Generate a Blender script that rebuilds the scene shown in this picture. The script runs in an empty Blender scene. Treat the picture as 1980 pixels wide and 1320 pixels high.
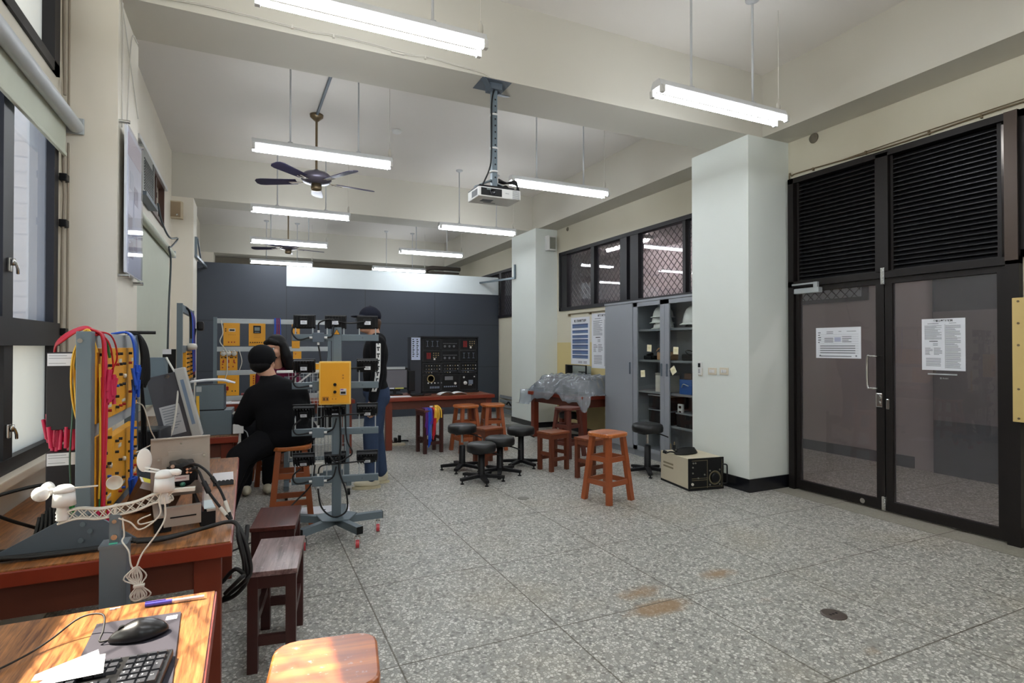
import bpy, bmesh, math, random
from mathutils import Vector, Matrix
random.seed(7)
S = bpy.context.scene
PI = math.pi
# ------------------------------------------------------------------ camera
FPX = 1088.0; YAW = math.atan(510/FPX); PIT = math.atan(10/FPX); EYE = Vector((0, 0, 1.38))
cd = bpy.data.cameras.new('camera'); cd.sensor_width = 36.0; cd.lens = 36.0*FPX/1980.0; cd.clip_start = .02
cam = bpy.data.objects.new('camera', cd); S.collection.objects.link(cam)
cam.location = EYE; cam.rotation_euler = (PI/2+PIT, 0, -YAW)
S.camera = cam
S.view_settings.view_transform = 'Standard'; S.view_settings.look = 'None'
S.view_settings.gamma = 1.0; S.view_settings.use_curve_mapping = False
S.view_settings.exposure = 0.6
# ------------------------------------------------------------------ sky and sun
W = bpy.data.worlds.new('sky'); S.world = W; W.use_nodes = True
bg = W.node_tree.nodes['Background']; bg.inputs[0].default_value = (.80, .90, 1.0, 1); bg.inputs[1].default_value = 1.4
sd = bpy.data.lights.new('sun', 'SUN'); sd.energy = 14.0; sd.angle = math.radians(.6); sd.color = (1, .90, .74)
sun = bpy.data.objects.new('sun', sd); S.collection.objects.link(sun)
sun.rotation_euler = Vector((.62, -.40, -1.0)).to_track_quat('-Z', 'Y').to_euler()
TUBE = 29.0           # strength of the fluorescent tubes
# ------------------------------------------------------------------ surveying helpers: sight lines met with a known plane
_fw = Vector((math.sin(YAW)*math.cos(PIT), math.cos(YAW)*math.cos(PIT), math.sin(PIT)))
_rt = Vector((math.cos(YAW), -math.sin(YAW), 0)); _up = _rt.cross(_fw)
def _ray(u, v): return _fw+_rt*((u-990)/FPX)+_up*((660-v)/FPX)
def onZ(u, v, z): d = _ray(u, v); return EYE+d*((z-EYE.z)/d.z)
def onX(u, v, x): d = _ray(u, v); return EYE+d*(x/d.x)
def onY(u, v, y): d = _ray(u, v); return EYE+d*(y/d.y)
# ------------------------------------------------------------------ geometry collector: one mesh object per make()
class G:
    def __init__(s): s.v = []; s.f = []; s.m = []; s.s = []; s.M = None
    def frame(s, o, u, v):
        u = Vector(u).normalized(); v = Vector(v).normalized(); n = u.cross(v)
        M = Matrix((u, v, n)).transposed().to_4x4(); M.translation = Vector(o); s.M = M; return s
    def add(s, vs, fs, m=0, sm=False):
        b = len(s.v)
        s.v += [(s.M @ Vector(p)) if s.M else Vector(p) for p in vs]
        for f in fs: s.f.append([i+b for i in f]); s.m.append(m); s.s.append(sm)
        return s
    def box(s, a, b, m=0, bev=0.0):
        x0, x1 = sorted((a[0], b[0])); y0, y1 = sorted((a[1], b[1])); z0, z1 = sorted((a[2], b[2]))
        if bev <= 0:
            return s.add([(x0,y0,z0),(x1,y0,z0),(x1,y1,z0),(x0,y1,z0),(x0,y0,z1),(x1,y0,z1),(x1,y1,z1),(x0,y1,z1)],
                [(3,2,1,0),(4,5,6,7),(0,1,5,4),(1,2,6,5),(2,3,7,6),(3,0,4,7)], m)
        e = min(bev, (x1-x0)*.49, (y1-y0)*.49, (z1-z0)*.49)
        bm = bmesh.new(); r = bmesh.ops.create_cube(bm, size=1)
        for q in bm.verts: q.co = Vector(((x0+x1)/2+q.co.x*(x1-x0), (y0+y1)/2+q.co.y*(y1-y0), (z0+z1)/2+q.co.z*(z1-z0)))
        bmesh.ops.bevel(bm, geom=bm.edges[:], offset=e, segments=2, affect='EDGES', profile=.6)
        bm.verts.index_update(); s.add([q.co.copy() for q in bm.verts], [[q.index for q in f.verts] for f in bm.faces], m); bm.free(); return s
    def prism(s, poly, h0, h1, m=0, inset=0.0, top=None):
        n = len(poly); vs = [(p[0], p[1], h0) for p in poly]; fs = [list(range(n))[::-1]]
        rings = [h0]
        if inset:
            c = Vector((sum(p[0] for p in poly)/n, sum(p[1] for p in poly)/n)); k = .35
            R = max((Vector(p[:2])-c).length for p in poly); q = 1-inset/R
            seq = [(h0+inset, 1.0), (h1-inset, 1.0), (h1-inset*k, 1-(1-q)*.35), (h1, q)]
            vs = [(c.x+(p[0]-c.x)*q, c.y+(p[1]-c.y)*q, h0) for p in poly]
            for hh, kk in seq: vs += [(c.x+(p[0]-c.x)*kk, c.y+(p[1]-c.y)*kk, hh) for p in poly]
            L = len(seq)
        else:
            vs += [(p[0], p[1], h1) for p in poly]; L = 1
        for l in range(L):
            for i in range(n): j = (i+1) % n; fs.append((l*n+i, l*n+j, (l+1)*n+j, (l+1)*n+i))
        fs.append([L*n+i for i in range(n)]); return s.add(vs, fs, m)
    def cyl(s, p0, p1, r0, r1=None, n=14, m=0, cap=True, sm=True, rot=0.0):
        p0 = Vector(p0); p1 = Vector(p1); r1 = r0 if r1 is None else r1
        d = (p1-p0).normalized(); a = Vector((0, 0, 1)) if abs(d.z) < .9 else Vector((1, 0, 0))
        x = d.cross(a).normalized(); y = x.cross(d) if abs(d.z) < .9 else d.cross(x)
        y = d.cross(x)
        vs = []; fs = []
        for p, r in ((p0, r0), (p1, r1)):
            for i in range(n): t = 2*PI*i/n+rot; vs.append(p+x*(r*math.cos(t))+y*(r*math.sin(t)))
        for i in range(n): j = (i+1) % n; fs.append((i, j, n+j, n+i))
        s.add(vs, fs, m, sm)
        if cap: s.add(vs[:n], [list(range(n))[::-1]], m); s.add(vs[n:], [list(range(n))], m)
        return s
    def bar(s, p0, p1, w0, w1=None, d0=None, m=0):          # square bar from p0 to p1, kept upright
        w1 = w0 if w1 is None else w1; d0 = w0 if d0 is None else d0
        p0 = Vector(p0); p1 = Vector(p1); d = (p1-p0).normalized()
        if abs(d.z) > .5: x = Vector((1, 0, 0)); x = (x-d*x.dot(d)).normalized()
        else: x = d.cross(Vector((0, 0, 1))).normalized()
        y = d.cross(x); vs = []
        for p, w, k in ((p0, w0/2, d0/2), (p1, w1/2, d0/2*(w1/w0))):
            vs += [p-x*w-y*k, p+x*w-y*k, p+x*w+y*k, p-x*w+y*k]
        return s.add(vs, [(3,2,1,0),(4,5,6,7),(0,1,5,4),(1,2,6,5),(2,3,7,6),(3,0,4,7)], m)
    def tube(s, pts, r, n=8, m=0, k=6, cap=True):
        P = [Vector(p) for p in pts]
        if k > 1 and len(P) > 2:
            Q = []; E = [P[0]*2-P[1]]+P+[P[-1]*2-P[-2]]
            for i in range(1, len(E)-2):
                a, b, c, d = E[i-1:i+3]
                for j in range(k):
                    t = j/k; Q.append(.5*((2*b)+(c-a)*t+(2*a-5*b+4*c-d)*t*t+(3*b-a-3*c+d)*t**3))
            P = Q+[P[-1]]
        vs = []; fs = []; L = len(P); t0 = (P[1]-P[0]).normalized()
        a = Vector((0, 0, 1)) if abs(t0.z) < .9 else Vector((1, 0, 0)); x = t0.cross(a).normalized()
        for i, p in enumerate(P):
            t = (P[min(i+1, L-1)]-P[max(i-1, 0)])
            t = t.normalized() if t.length > 1e-9 else t0
            x = (x-t*x.dot(t)); x = x.normalized() if x.length > 1e-6 else t.orthogonal().normalized(); y = t.cross(x)
            rr = r(i/(L-1)) if callable(r) else r
            for q in range(n): w = 2*PI*q/n; vs.append(p+x*(rr*math.cos(w))+y*(rr*math.sin(w)))
        for i in range(L-1):
            for q in range(n): q2 = (q+1) % n; fs.append((i*n+q, i*n+q2, (i+1)*n+q2, (i+1)*n+q))
        s.add(vs, fs, m, True)
        if cap: s.add(vs[:n], [list(range(n))[::-1]], m); s.add(vs[-n:], [list(range(n))], m)
        return s
    def lathe(s, prof, c=(0, 0, 0), n=24, m=0, ax='z', sm=True):
        vs = []; fs = []; L = len(prof)
        for r, h in prof:
            for i in range(n):
                t = 2*PI*i/n; a, b = r*math.cos(t), r*math.sin(t)
                p = {'z': (a, b, h), 'x': (h, a, b), 'y': (b, h, a)}[ax]
                vs.append((c[0]+p[0], c[1]+p[1], c[2]+p[2]))
        for l in range(L-1):
            for i in range(n): j = (i+1) % n; fs.append((l*n+i, l*n+j, (l+1)*n+j, (l+1)*n+i))
        if prof[0][0] > 1e-5: fs.append(list(range(n))[::-1])
        if prof[-1][0] > 1e-5: fs.append([(L-1)*n+i for i in range(n)])
        return s.add(vs, fs, m, sm)
    def ball(s, c, r, n=16, k=10, m=0, R=None, fn=None):
        r = (r, r, r) if not hasattr(r, '__len__') else r; vs = [(0, 0, 1)]; fs = []
        for i in range(1, k):
            a = PI*i/k
            for j in range(n): b = 2*PI*j/n; vs.append((math.sin(a)*math.cos(b), math.sin(a)*math.sin(b), math.cos(a)))
        vs.append((0, 0, -1)); last = len(vs)-1
        for j in range(n): fs.append((0, 1+j, 1+(j+1) % n)); fs.append((last, 1+(k-2)*n+(j+1) % n, 1+(k-2)*n+j))
        for i in range(k-2):
            for j in range(n): j2 = (j+1) % n; fs.append((1+i*n+j, 1+(i+1)*n+j, 1+(i+1)*n+j2, 1+i*n+j2))
        out = []
        for p in vs:
            q = Vector(fn(*p)) if fn else Vector(p)
            q = Vector((q.x*r[0], q.y*r[1], q.z*r[2]))
            if R: q = R @ q
            out.append(Vector(c)+q)
        return s.add(out, fs, m, True)
    def sheet(s, fn, nu, nv, th=.001, m=0, m2=None):          # fn(a,b) -> point, a,b in 0..1, given a thickness
        A = [[Vector(fn(i/nu, j/nv)) for j in range(nv+1)] for i in range(nu+1)]
        vs = []; fs = []
        N = (nu+1)*(nv+1)
        for sgn in (0, 1):
            for i in range(nu+1):
                for j in range(nv+1):
                    du = A[min(i+1, nu)][j]-A[max(i-1, 0)][j]; dv = A[i][min(j+1, nv)]-A[i][max(j-1, 0)]
                    nn = du.cross(dv); nn = nn.normalized() if nn.length > 1e-9 else Vector((0, 0, 1))
                    vs.append(A[i][j]+nn*(th*sgn))
        w = nv+1
        for i in range(nu):
            for j in range(nv):
                a = i*w+j; fs.append((a, a+1, a+w+1, a+w)); fs.append((N+a, N+a+w, N+a+w+1, N+a+1))
        for i in range(nu): a = i*w; fs.append((a, a+w, N+a+w, N+a)); a = i*w+nv; fs.append((a+w, a, N+a, N+a+w))
        for j in range(nv): fs.append((j+1, j, N+j, N+j+1)); a = nu*w+j; fs.append((a, a+1, N+a+1, N+a))
        return s.add(vs, fs, m, True)
    def text(s, body, size, o, m=0, h=.0006, align='CENTER', bold=0.0):   # in the current frame: x right, y up
        cu = bpy.data.curves.new('t', 'FONT'); cu.body = body; cu.size = size; cu.align_x = align; cu.align_y = 'CENTER'
        cu.extrude = h; cu.resolution_u = 2; cu.offset = bold
        ob = bpy.data.objects.new('t', cu); S.collection.objects.link(ob)
        me = bpy.data.meshes.new_from_object(ob.evaluated_get(bpy.context.evaluated_depsgraph_get()))
        bpy.data.objects.remove(ob); bpy.data.curves.remove(cu)
        s.add([(p.co.x+o[0], p.co.y+o[1], p.co.z+o[2]) for p in me.vertices], [list(f.vertices) for f in me.polygons], m)
        bpy.data.meshes.remove(me); return s
    def make(s, name, mats, parent=None, loc=None, rz=0.0):
        me = bpy.data.meshes.new(name); me.from_pydata([tuple(p) for p in s.v], [], s.f)
        for q in (mats if isinstance(mats, (list, tuple)) else [mats]): me.materials.append(q)
        me.polygons.foreach_set('material_index', s.m); me.polygons.foreach_set('use_smooth', s.s)
        bm = bmesh.new(); bm.from_mesh(me); bmesh.ops.recalc_face_normals(bm, faces=bm.faces[:]); bm.to_mesh(me); bm.free()
        me.update(); ob = bpy.data.objects.new(name, me); S.collection.objects.link(ob)
        if parent: ob.parent = parent
        if loc: ob.location = loc
        ob.rotation_euler = (0, 0, rz); return ob
def tag(o, label, cat, group=None, kind=None):
    o['label'] = label; o['category'] = cat
    if group: o['group'] = group
    if kind: o['kind'] = kind
    return o
def thing(name, label, cat, loc=(0, 0, 0), rz=0.0, group=None):
    o = bpy.data.objects.new(name, None); S.collection.objects.link(o); o.empty_display_size = .05
    o.location = loc; o.rotation_euler = (0, 0, rz); return tag(o, label, cat, group)
def single(g, name, mats, label, cat, loc=(0, 0, 0), rz=0.0, group=None, kind=None):
    return tag(g.make(name, mats, None, loc, rz), label, cat, group, kind)
def struct(g, name, mats):
    o = g.make(name, mats); o['kind'] = 'structure'; return o
def sempty(name):
    o = bpy.data.objects.new(name, None); S.collection.objects.link(o); o['kind'] = 'structure'; return o
def dup(root, loc, rz=None, label=None, group=None):
    def cp(o, par):
        c = o.copy(); S.collection.objects.link(c)
        if par: c.parent = par
        for ch in list(o.children): cp(ch, c)
        return c
    r = cp(root, None); r.location = loc
    if rz is not None: r.rotation_euler = (0, 0, rz)
    if label: r['label'] = label
    if group: r['group'] = group
    return r
# ------------------------------------------------------------------ materials
def lin(r, g, b):
    f = lambda c: (c/255/12.92) if c/255 <= .04045 else ((c/255+.055)/1.055)**2.4
    return (f(r), f(g), f(b), 1)
def _new(name):
    m = bpy.data.materials.new(name); m.use_nodes = True; nt = m.node_tree; return m, nt, nt.nodes['Principled BSDF']
def mat(name, c, rough=.5, metal=0.0, var=.08, sc=9.0, bump=0.0, spec=.5, coat=0.0):
    m, nt, b = _new(name); c = lin(*c)
    b.inputs['Roughness'].default_value = rough; b.inputs['Metallic'].default_value = metal
    b.inputs['Specular IOR Level'].default_value = spec; b.inputs['Coat Weight'].default_value = coat; b.inputs['Coat Roughness'].default_value = .25
    tc = nt.nodes.new('ShaderNodeTexCoord'); no = nt.nodes.new('ShaderNodeTexNoise'); no.inputs['Scale'].default_value = sc; no.inputs['Detail'].default_value = 4
    nt.links.new(tc.outputs['Object'], no.inputs['Vector'])
    mx = nt.nodes.new('ShaderNodeMix'); mx.data_type = 'RGBA'
    mx.inputs[6].default_value = tuple(x*(1-var) for x in c[:3])+(1,); mx.inputs[7].default_value = tuple(min(1, x*(1+var)) for x in c[:3])+(1,)
    nt.links.new(no.outputs['Fac'], mx.inputs[0]); nt.links.new(mx.outputs[2], b.inputs['Base Color'])
    if bump:
        bp = nt.nodes.new('ShaderNodeBump'); bp.inputs['Strength'].default_value = bump; bp.inputs['Distance'].default_value = .002
        n2 = nt.nodes.new('ShaderNodeTexNoise'); n2.inputs['Scale'].default_value = sc*14; nt.links.new(tc.outputs['Object'], n2.inputs['Vector'])
        nt.links.new(n2.outputs['Fac'], bp.inputs['Height']); nt.links.new(bp.outputs['Normal'], b.inputs['Normal'])
    return m
def wood(name, dark, light, axis='Y', scale=1.0, rough=.35, coat=.2, scratch=0.0):
    m, nt, b = _new(name); L = nt.links.new
    tc = nt.nodes.new('ShaderNodeTexCoord'); mp = nt.nodes.new('ShaderNodeMapping')
    k = {'X': (.9, 14, 14), 'Y': (14, .9, 14), 'Z': (14, 14, 1.2)}[axis]
    mp.inputs['Scale'].default_value = tuple(x*scale for x in k); L(tc.outputs['Object'], mp.inputs['Vector'])
    n1 = nt.nodes.new('ShaderNodeTexNoise'); n1.inputs['Scale'].default_value = 2.2; n1.inputs['Detail'].default_value = 8; n1.inputs['Distortion'].default_value = .5
    L(mp.outputs[0], n1.inputs['Vector'])
    n2 = nt.nodes.new('ShaderNodeTexNoise'); n2.inputs['Scale'].default_value = 9; n2.inputs['Detail'].default_value = 3; L(mp.outputs[0], n2.inputs['Vector'])
    ad = nt.nodes.new('ShaderNodeMath'); ad.operation = 'MULTIPLY_ADD'; ad.inputs[1].default_value = .45; L(n2.outputs['Fac'], ad.inputs[0]); L(n1.outputs['Fac'], ad.inputs[2])
    cr = nt.nodes.new('ShaderNodeValToRGB'); L(ad.outputs[0], cr.inputs['Fac'])
    cr.color_ramp.elements[0].position = .52; cr.color_ramp.elements[0].color = lin(*dark); cr.color_ramp.elements[1].position = .92; cr.color_ramp.elements[1].color = lin(*light)
    out = cr.outputs['Color']
    if scratch:
        n3 = nt.nodes.new('ShaderNodeTexNoise'); n3.inputs['Scale'].default_value = 55; n3.inputs['Detail'].default_value = 2; L(tc.outputs['Object'], n3.inputs['Vector'])
        r3 = nt.nodes.new('ShaderNodeValToRGB'); r3.color_ramp.elements[0].position = .66; r3.color_ramp.elements[1].position = .72; L(n3.outputs['Fac'], r3.inputs['Fac'])
        sc = nt.nodes.new('ShaderNodeMath'); sc.operation = 'MULTIPLY'; sc.inputs[1].default_value = scratch; L(r3.outputs['Color'], sc.inputs[0])
        mx = nt.nodes.new('ShaderNodeMix'); mx.data_type = 'RGBA'; L(sc.outputs[0], mx.inputs[0]); L(out, mx.inputs[6]); mx.inputs[7].default_value = (.7, .6, .52, 1); out = mx.outputs[2]
    L(out, b.inputs['Base Color']); b.inputs['Roughness'].default_value = rough; b.inputs['Coat Weight'].default_value = coat; b.inputs['Coat Roughness'].default_value = .28
    return m
def emit(name, c, st):
    m, nt, b = _new(name); b.inputs['Base Color'].default_value = (.8, .8, .8, 1)
    b.inputs['Emission Color'].default_value = lin(*c); b.inputs['Emission Strength'].default_value = st; return m
def glass(name, c, clear=.85, rough=.0, frost=0.0, tint=None):
    """thin pane: see-through mixed with scattering and a Fresnel mirror"""
    m, nt, b = _new(name); L = nt.links.new; out = nt.nodes['Material Output']; nt.nodes.remove(b)
    t = nt.nodes.new('ShaderNodeBsdfTransparent'); t.inputs[0].default_value = lin(*(tint or c))
    g = nt.nodes.new('ShaderNodeBsdfGlossy'); g.inputs['Roughness'].default_value = rough; g.inputs[0].default_value = (.9, .9, .9, 1)
    fr = nt.nodes.new('ShaderNodeFresnel'); fr.inputs['IOR'].default_value = 1.5
    s1 = t.outputs[0]
    if clear < 1:
        d = nt.nodes.new('ShaderNodeBsdfTranslucent' if frost else 'ShaderNodeBsdfDiffuse'); d.inputs[0].default_value = lin(*c)
        mx = nt.nodes.new('ShaderNodeMixShader'); mx.inputs[0].default_value = 1-clear; L(t.outputs[0], mx.inputs[1]); L(d.outputs[0], mx.inputs[2]); s1 = mx.outputs[0]
    ge = nt.nodes.new('ShaderNodeNewGeometry'); k = nt.nodes.new('ShaderNodeMath'); k.operation = 'SUBTRACT'; k.inputs[0].default_value = 1; L(ge.outputs['Backfacing'], k.inputs[1])
    q = nt.nodes.new('ShaderNodeMath'); q.operation = 'MULTIPLY'; L(fr.outputs[0], q.inputs[0]); L(k.outputs[0], q.inputs[1])
    m2 = nt.nodes.new('ShaderNodeMixShader'); L(q.outputs[0], m2.inputs[0]); L(s1, m2.inputs[1]); L(g.outputs[0], m2.inputs[2])
    L(m2.outputs[0], out.inputs['Surface']); return m
# ------------------------------------------------------------------ the paints and stuffs of this room
CREAM = mat('cream_paint', (214, 206, 190), .75, var=.03, sc=1.5)
CEIL2 = mat('slab_paint', (220, 215, 208), .8, var=.03, sc=1.2)
CEIL = mat('ceiling_paint', (198, 194, 182), .8, var=.03, sc=1.2)
WHITE = mat('white_wall_paint', (222, 227, 221), .6, var=.03, sc=1.5)
LWALL = mat('left_wall_paint', (226, 219, 204), .65, var=.04, sc=2)
BLACKF = mat('dark_bronze_frame', (30, 26, 25), .45, .2, .1, spec=.35)
BLACKW = mat('black_window_frame', (26, 24, 29), .5, .1)
LOUV = mat('louver_slats', (38, 38, 40), .36, .3)
SKIRT = mat('black_skirting', (20, 21, 27), .25, coat=.3)
DARKP = mat('charcoal_panel', (54, 60, 70), .5, var=.06, sc=1)
SEAM = mat('panel_seam', (40, 44, 52), .6)
WPAN = mat('white_panel', (222, 230, 232), .45, var=.02)
STEEL = mat('blue_grey_steel', (104, 117, 125), .45, .25, .05)
STEELD = mat('dark_blue_grey_steel', (88, 98, 108), .42, .2, .05)
CAB = mat('cabinet_grey', (146, 150, 156), .45, .1, .03, sc=2)
CABIN = mat('cabinet_inside', (134, 138, 142), .5, .1, .04)
RAIL = mat('pale_grey_rail', (178, 184, 186), .45, .3, .06)
YEL = mat('yellow_panel', (226, 158, 28), .45, var=.05)
YEL2 = mat('yellow_edge', (236, 190, 92), .45, var=.05)
PLAST = mat('black_plastic', (15, 15, 17), .45, var=.1, spec=.3)
PLASTM = mat('matt_black_plastic', (19, 19, 21), .6, var=.12, bump=.05, spec=.3)
RUB = mat('black_rubber', (12, 12, 13), .6)
CHROME = mat('chrome', (200, 200, 198), .18, .95)
ALU = mat('brushed_aluminium', (182, 174, 165), .38, .55, .08, sc=30)
BRASS = mat('antique_metal', (128, 112, 88), .35, .8)
WPL = mat('white_plastic', (222, 222, 220), .4, var=.03)
GWP = mat('warm_white_plastic', (206, 202, 192), .42, var=.04)
PAPER = mat('paper', (228, 230, 236), .8, var=.02)
INK = mat('black_ink', (30, 30, 34), .8)
GINK = mat('grey_ink', (120, 124, 130), .8)
BINK = mat('blue_print', (96, 118, 160), .8)
BEIGE = mat('beige_enamel', (196, 186, 162), .5, var=.05)
OFFW = mat('speaker_cream', (200, 186, 158), .6)
RED = mat('red_cable', (196, 26, 40), .4); PINK = mat('magenta_cable', (206, 40, 84), .4)
BLUE = mat('blue_cable', (28, 84, 196), .4); YELC = mat('yellow_cable', (228, 178, 52), .4)
GREEN = mat('green_cable', (42, 122, 60), .4); DGREEN = mat('pale_green_cable', (70, 104, 92), .4); PURP = mat('purple_cable', (96, 40, 132), .4)
CASTER = mat('red_caster', (186, 52, 60), .35, coat=.3)
WOODT = wood('laminate_top', (86, 50, 27), (176, 118, 68), 'Y', 3.4, .3, .25)
WOODX = wood('laminate_top_cross', (92, 44, 24), (150, 80, 46), 'X', 1.3, .32, .2)
EDGE = mat('red_brown_edge', (128, 44, 22), .38, var=.12, coat=.2)
LEGW = mat('red_brown_timber', (112, 46, 27), .45, var=.14)
APR = mat('brown_apron', (92, 44, 28), .5, var=.12)
ORW = wood('orange_stool_wood', (142, 66, 26), (208, 122, 56), 'X', .6, .3, .35, .35)
ORL = mat('orange_stool_leg', (154, 80, 42), .38, var=.16, coat=.25)
DKW = wood('dark_stool_wood', (64, 26, 22), (98, 50, 42), 'Y', .8, .32, .3)
DKG = wood('worn_stool_wood', (70, 40, 38), (146, 118, 114), 'Y', 1.2, .35, .25, .25)
DKL = mat('dark_stool_leg', (60, 24, 20), .42, var=.15, coat=.2)
BRW = wood('brown_stool_wood', (104, 50, 30), (150, 84, 50), 'X', .8, .4, .15)
BRL = mat('brown_stool_leg', (106, 54, 34), .45, var=.15)
SKIN = mat('skin', (196, 148, 122), .55, var=.05); LIP = mat('lips', (160, 92, 84), .5)
HAIR = mat('black_hair', (15, 13, 14), .6, var=.2, spec=.25); BHAIR = mat('brown_hair', (88, 62, 44), .5, var=.2)
BCLOTH = mat('black_cloth', (17, 17, 20), .9, var=.15, sc=30, spec=.2); CAPC = mat('navy_cap', (28, 30, 42), .85, var=.15, spec=.2)
DENIM = mat('denim', (52, 66, 92), .85, var=.2, sc=14, spec=.2); MAROON = mat('maroon_cloth', (92, 20, 48), .85, var=.1, spec=.2)
SHOE = mat('cream_shoe', (204, 196, 172), .7); SOLE = mat('pale_sole', (188, 178, 148), .7)
LAMPW = mat('lamp_housing', (222, 224, 226), .4, var=.02); LIT = emit('lit_tube', (242, 248, 255), TUBE)
CORFILL = emit('corridor_fill_tube', (255, 249, 242), 110.0)  # glow of the tubes added to brighten the corridor
GLASSD = glass('door_glass', (150, 146, 150), .90, 0, tint=(240, 238, 240)); GLASSW = glass('window_glass', (200, 200, 210), .95, 0, tint=(225, 222, 225))
FROST = glass('frosted_pane', (226, 232, 242), .74, .05, 1.0, tint=(225, 230, 240)); FROST2 = glass('hammered_pane', (236, 240, 240), .35, .2, 1.0, tint=(230, 230, 225)); FROST3 = glass('milky_pane', (236, 238, 236), .12, .2, 1.0)
ACRY = glass('acrylic_sheet', (240, 240, 245), .92, .02); FILM = glass('plastic_film', (212, 217, 222), .80, .16)
CABG = glass('cabinet_glass', (200, 205, 205), 1.0, 0, tint=(250, 252, 251))
BLIND = mat('blind_fabric', (196, 200, 184), .8, var=.03)
BLUEB = mat('blue_box', (38, 84, 150), .5); BAGB = mat('brown_paper', (186, 146, 108), .75); POSTIT = mat('sticky_note', (238, 230, 196), .8)
SCREEN = mat('dark_screen', (28, 30, 36), .12, var=.03); LCDG = mat('lcd_grey', (116, 128, 128), .3)
REDB = mat('red_jack', (150, 22, 24), .4); MAT_ = mat('mouse_mat', (44, 41, 53), .8, var=.08); BLUEP = mat('blue_pen', (80, 74, 176), .3)
BRASSY = mat('yellow_board', (206, 180, 116), .6, var=.05); GBOARD = mat('pale_green_board', (196, 208, 198), .3, var=.03, coat=.3)
CORW = mat('corridor_wall', (176, 168, 170), .6, var=.03, sc=1); CORD = mat('corridor_door', (62, 70, 76), .5)
TILEW = None
def _floor():
    m, nt, b = _new('terrazzo'); L = nt.links.new; N = nt.nodes.new
    tc = N('ShaderNodeTexCoord'); P = tc.outputs['Object']
    vo = N('ShaderNodeTexVoronoi'); vo.inputs['Scale'].default_value = 62; vo.inputs['Randomness'].default_value = 1; L(P, vo.inputs['Vector'])
    cr = N('ShaderNodeValToRGB'); e = cr.color_ramp.elements; e[0].position = 0; e[0].color = lin(118, 117, 112); e[1].position = 1; e[1].color = lin(232, 231, 226)
    for p, c in ((.20, (156, 155, 149)), (.42, (186, 185, 178)), (.66, (212, 211, 204))): q = e.new(p); q.color = lin(*c)
    cr.color_ramp.interpolation = 'CONSTANT'; L(vo.outputs['Color'], cr.inputs['Fac'])
    ve = N('ShaderNodeTexVoronoi'); ve.feature = 'DISTANCE_TO_EDGE'; ve.inputs['Scale'].default_value = 62; L(P, ve.inputs['Vector'])
    re = N('ShaderNodeValToRGB'); re.color_ramp.elements[0].position = .03; re.color_ramp.elements[1].position = .16; L(ve.outputs['Distance'], re.inputs['Fac'])
    mx = N('ShaderNodeMix'); mx.data_type = 'RGBA'; mx.inputs[6].default_value = lin(140, 138, 130); L(re.outputs['Color'], mx.inputs[0]); L(cr.outputs['Color'], mx.inputs[7])
    sx = N('ShaderNodeSeparateXYZ'); L(P, sx.inputs[0])
    def M(op, a, bb, c=None):
        n = N('ShaderNodeMath'); n.operation = op
        for i, x in enumerate((a, bb, c)):
            if x is None: continue
            if isinstance(x, (int, float)): n.inputs[i].default_value = x
            else: L(x, n.inputs[i])
        return n.outputs[0]
    # brown and grey wear, large soft patches
    n1 = N('ShaderNodeTexNoise'); n1.inputs['Scale'].default_value = 1.1; n1.inputs['Detail'].default_value = 6; L(P, n1.inputs['Vector'])
    r1 = N('ShaderNodeValToRGB'); r1.color_ramp.elements[0].position = .52; r1.color_ramp.elements[1].position = .75; L(n1.outputs['Fac'], r1.inputs['Fac'])
    k1 = M('MULTIPLY', r1.outputs['Color'], .35)
    m1 = N('ShaderNodeMix'); m1.data_type = 'RGBA'; L(k1, m1.inputs[0]); L(mx.outputs[2], m1.inputs[6]); m1.inputs[7].default_value = lin(152, 138, 108)
    # rust stains with a shape of their own
    n2 = N('ShaderNodeTexNoise'); n2.inputs['Scale'].default_value = 7; n2.inputs['Detail'].default_value = 8; n2.inputs['Roughness'].default_value = .7; L(P, n2.inputs['Vector'])
    tot = None
    for (x, y, rx, ry, w) in STAINS:
        dx = M('DIVIDE', M('SUBTRACT', sx.outputs[0], x), rx); dy = M('DIVIDE', M('SUBTRACT', sx.outputs[1], y), ry)
        d = M('SQRT', M('ADD', M('MULTIPLY', dx, dx), M('MULTIPLY', dy, dy)), None)
        v = M('MULTIPLY', M('SUBTRACT', 1.25, d), w)
        tot = v if tot is None else M('MAXIMUM', tot, v)
    st = M('ADD', tot, M('MULTIPLY_ADD', n2.outputs['Fac'], 1.5, -.95))
    r2 = N('ShaderNodeValToRGB'); r2.color_ramp.elements[0].position = .18; r2.color_ramp.elements[1].position = .8; L(st, r2.inputs['Fac'])
    k2 = M('MULTIPLY', r2.outputs['Color'], .72)
    m2 = N('ShaderNodeMix'); m2.data_type = 'RGBA'; L(k2, m2.inputs[0]); L(m1.outputs[2], m2.inputs[6]); m2.inputs[7].default_value = lin(148, 114, 70)
    # smooth cement margin along the right wall
    mg = M('LESS_THAN', M('ABSOLUTE', M('SUBTRACT', sx.outputs[0], 4.78), None), .2)
    m3 = N('ShaderNodeMix'); m3.data_type = 'RGBA'; L(M('MULTIPLY', mg, .85), m3.inputs[0]); L(m2.outputs[2], m3.inputs[6]); m3.inputs[7].default_value = lin(146, 142, 128)
    # expansion joints
    def joint(c, o, p):
        a = M('FLOORED_MODULO', M('SUBTRACT', c, o-.004), p); return M('LESS_THAN', a, .008)
    j = M('MAXIMUM', joint(sx.outputs[0], .597, .798), joint(sx.outputs[1], 1.555, .868))
    m4 = N('ShaderNodeMix'); m4.data_type = 'RGBA'; L(M('MULTIPLY', j, .8), m4.inputs[0]); L(m3.outputs[2], m4.inputs[6]); m4.inputs[7].default_value = lin(78, 70, 56)
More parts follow.
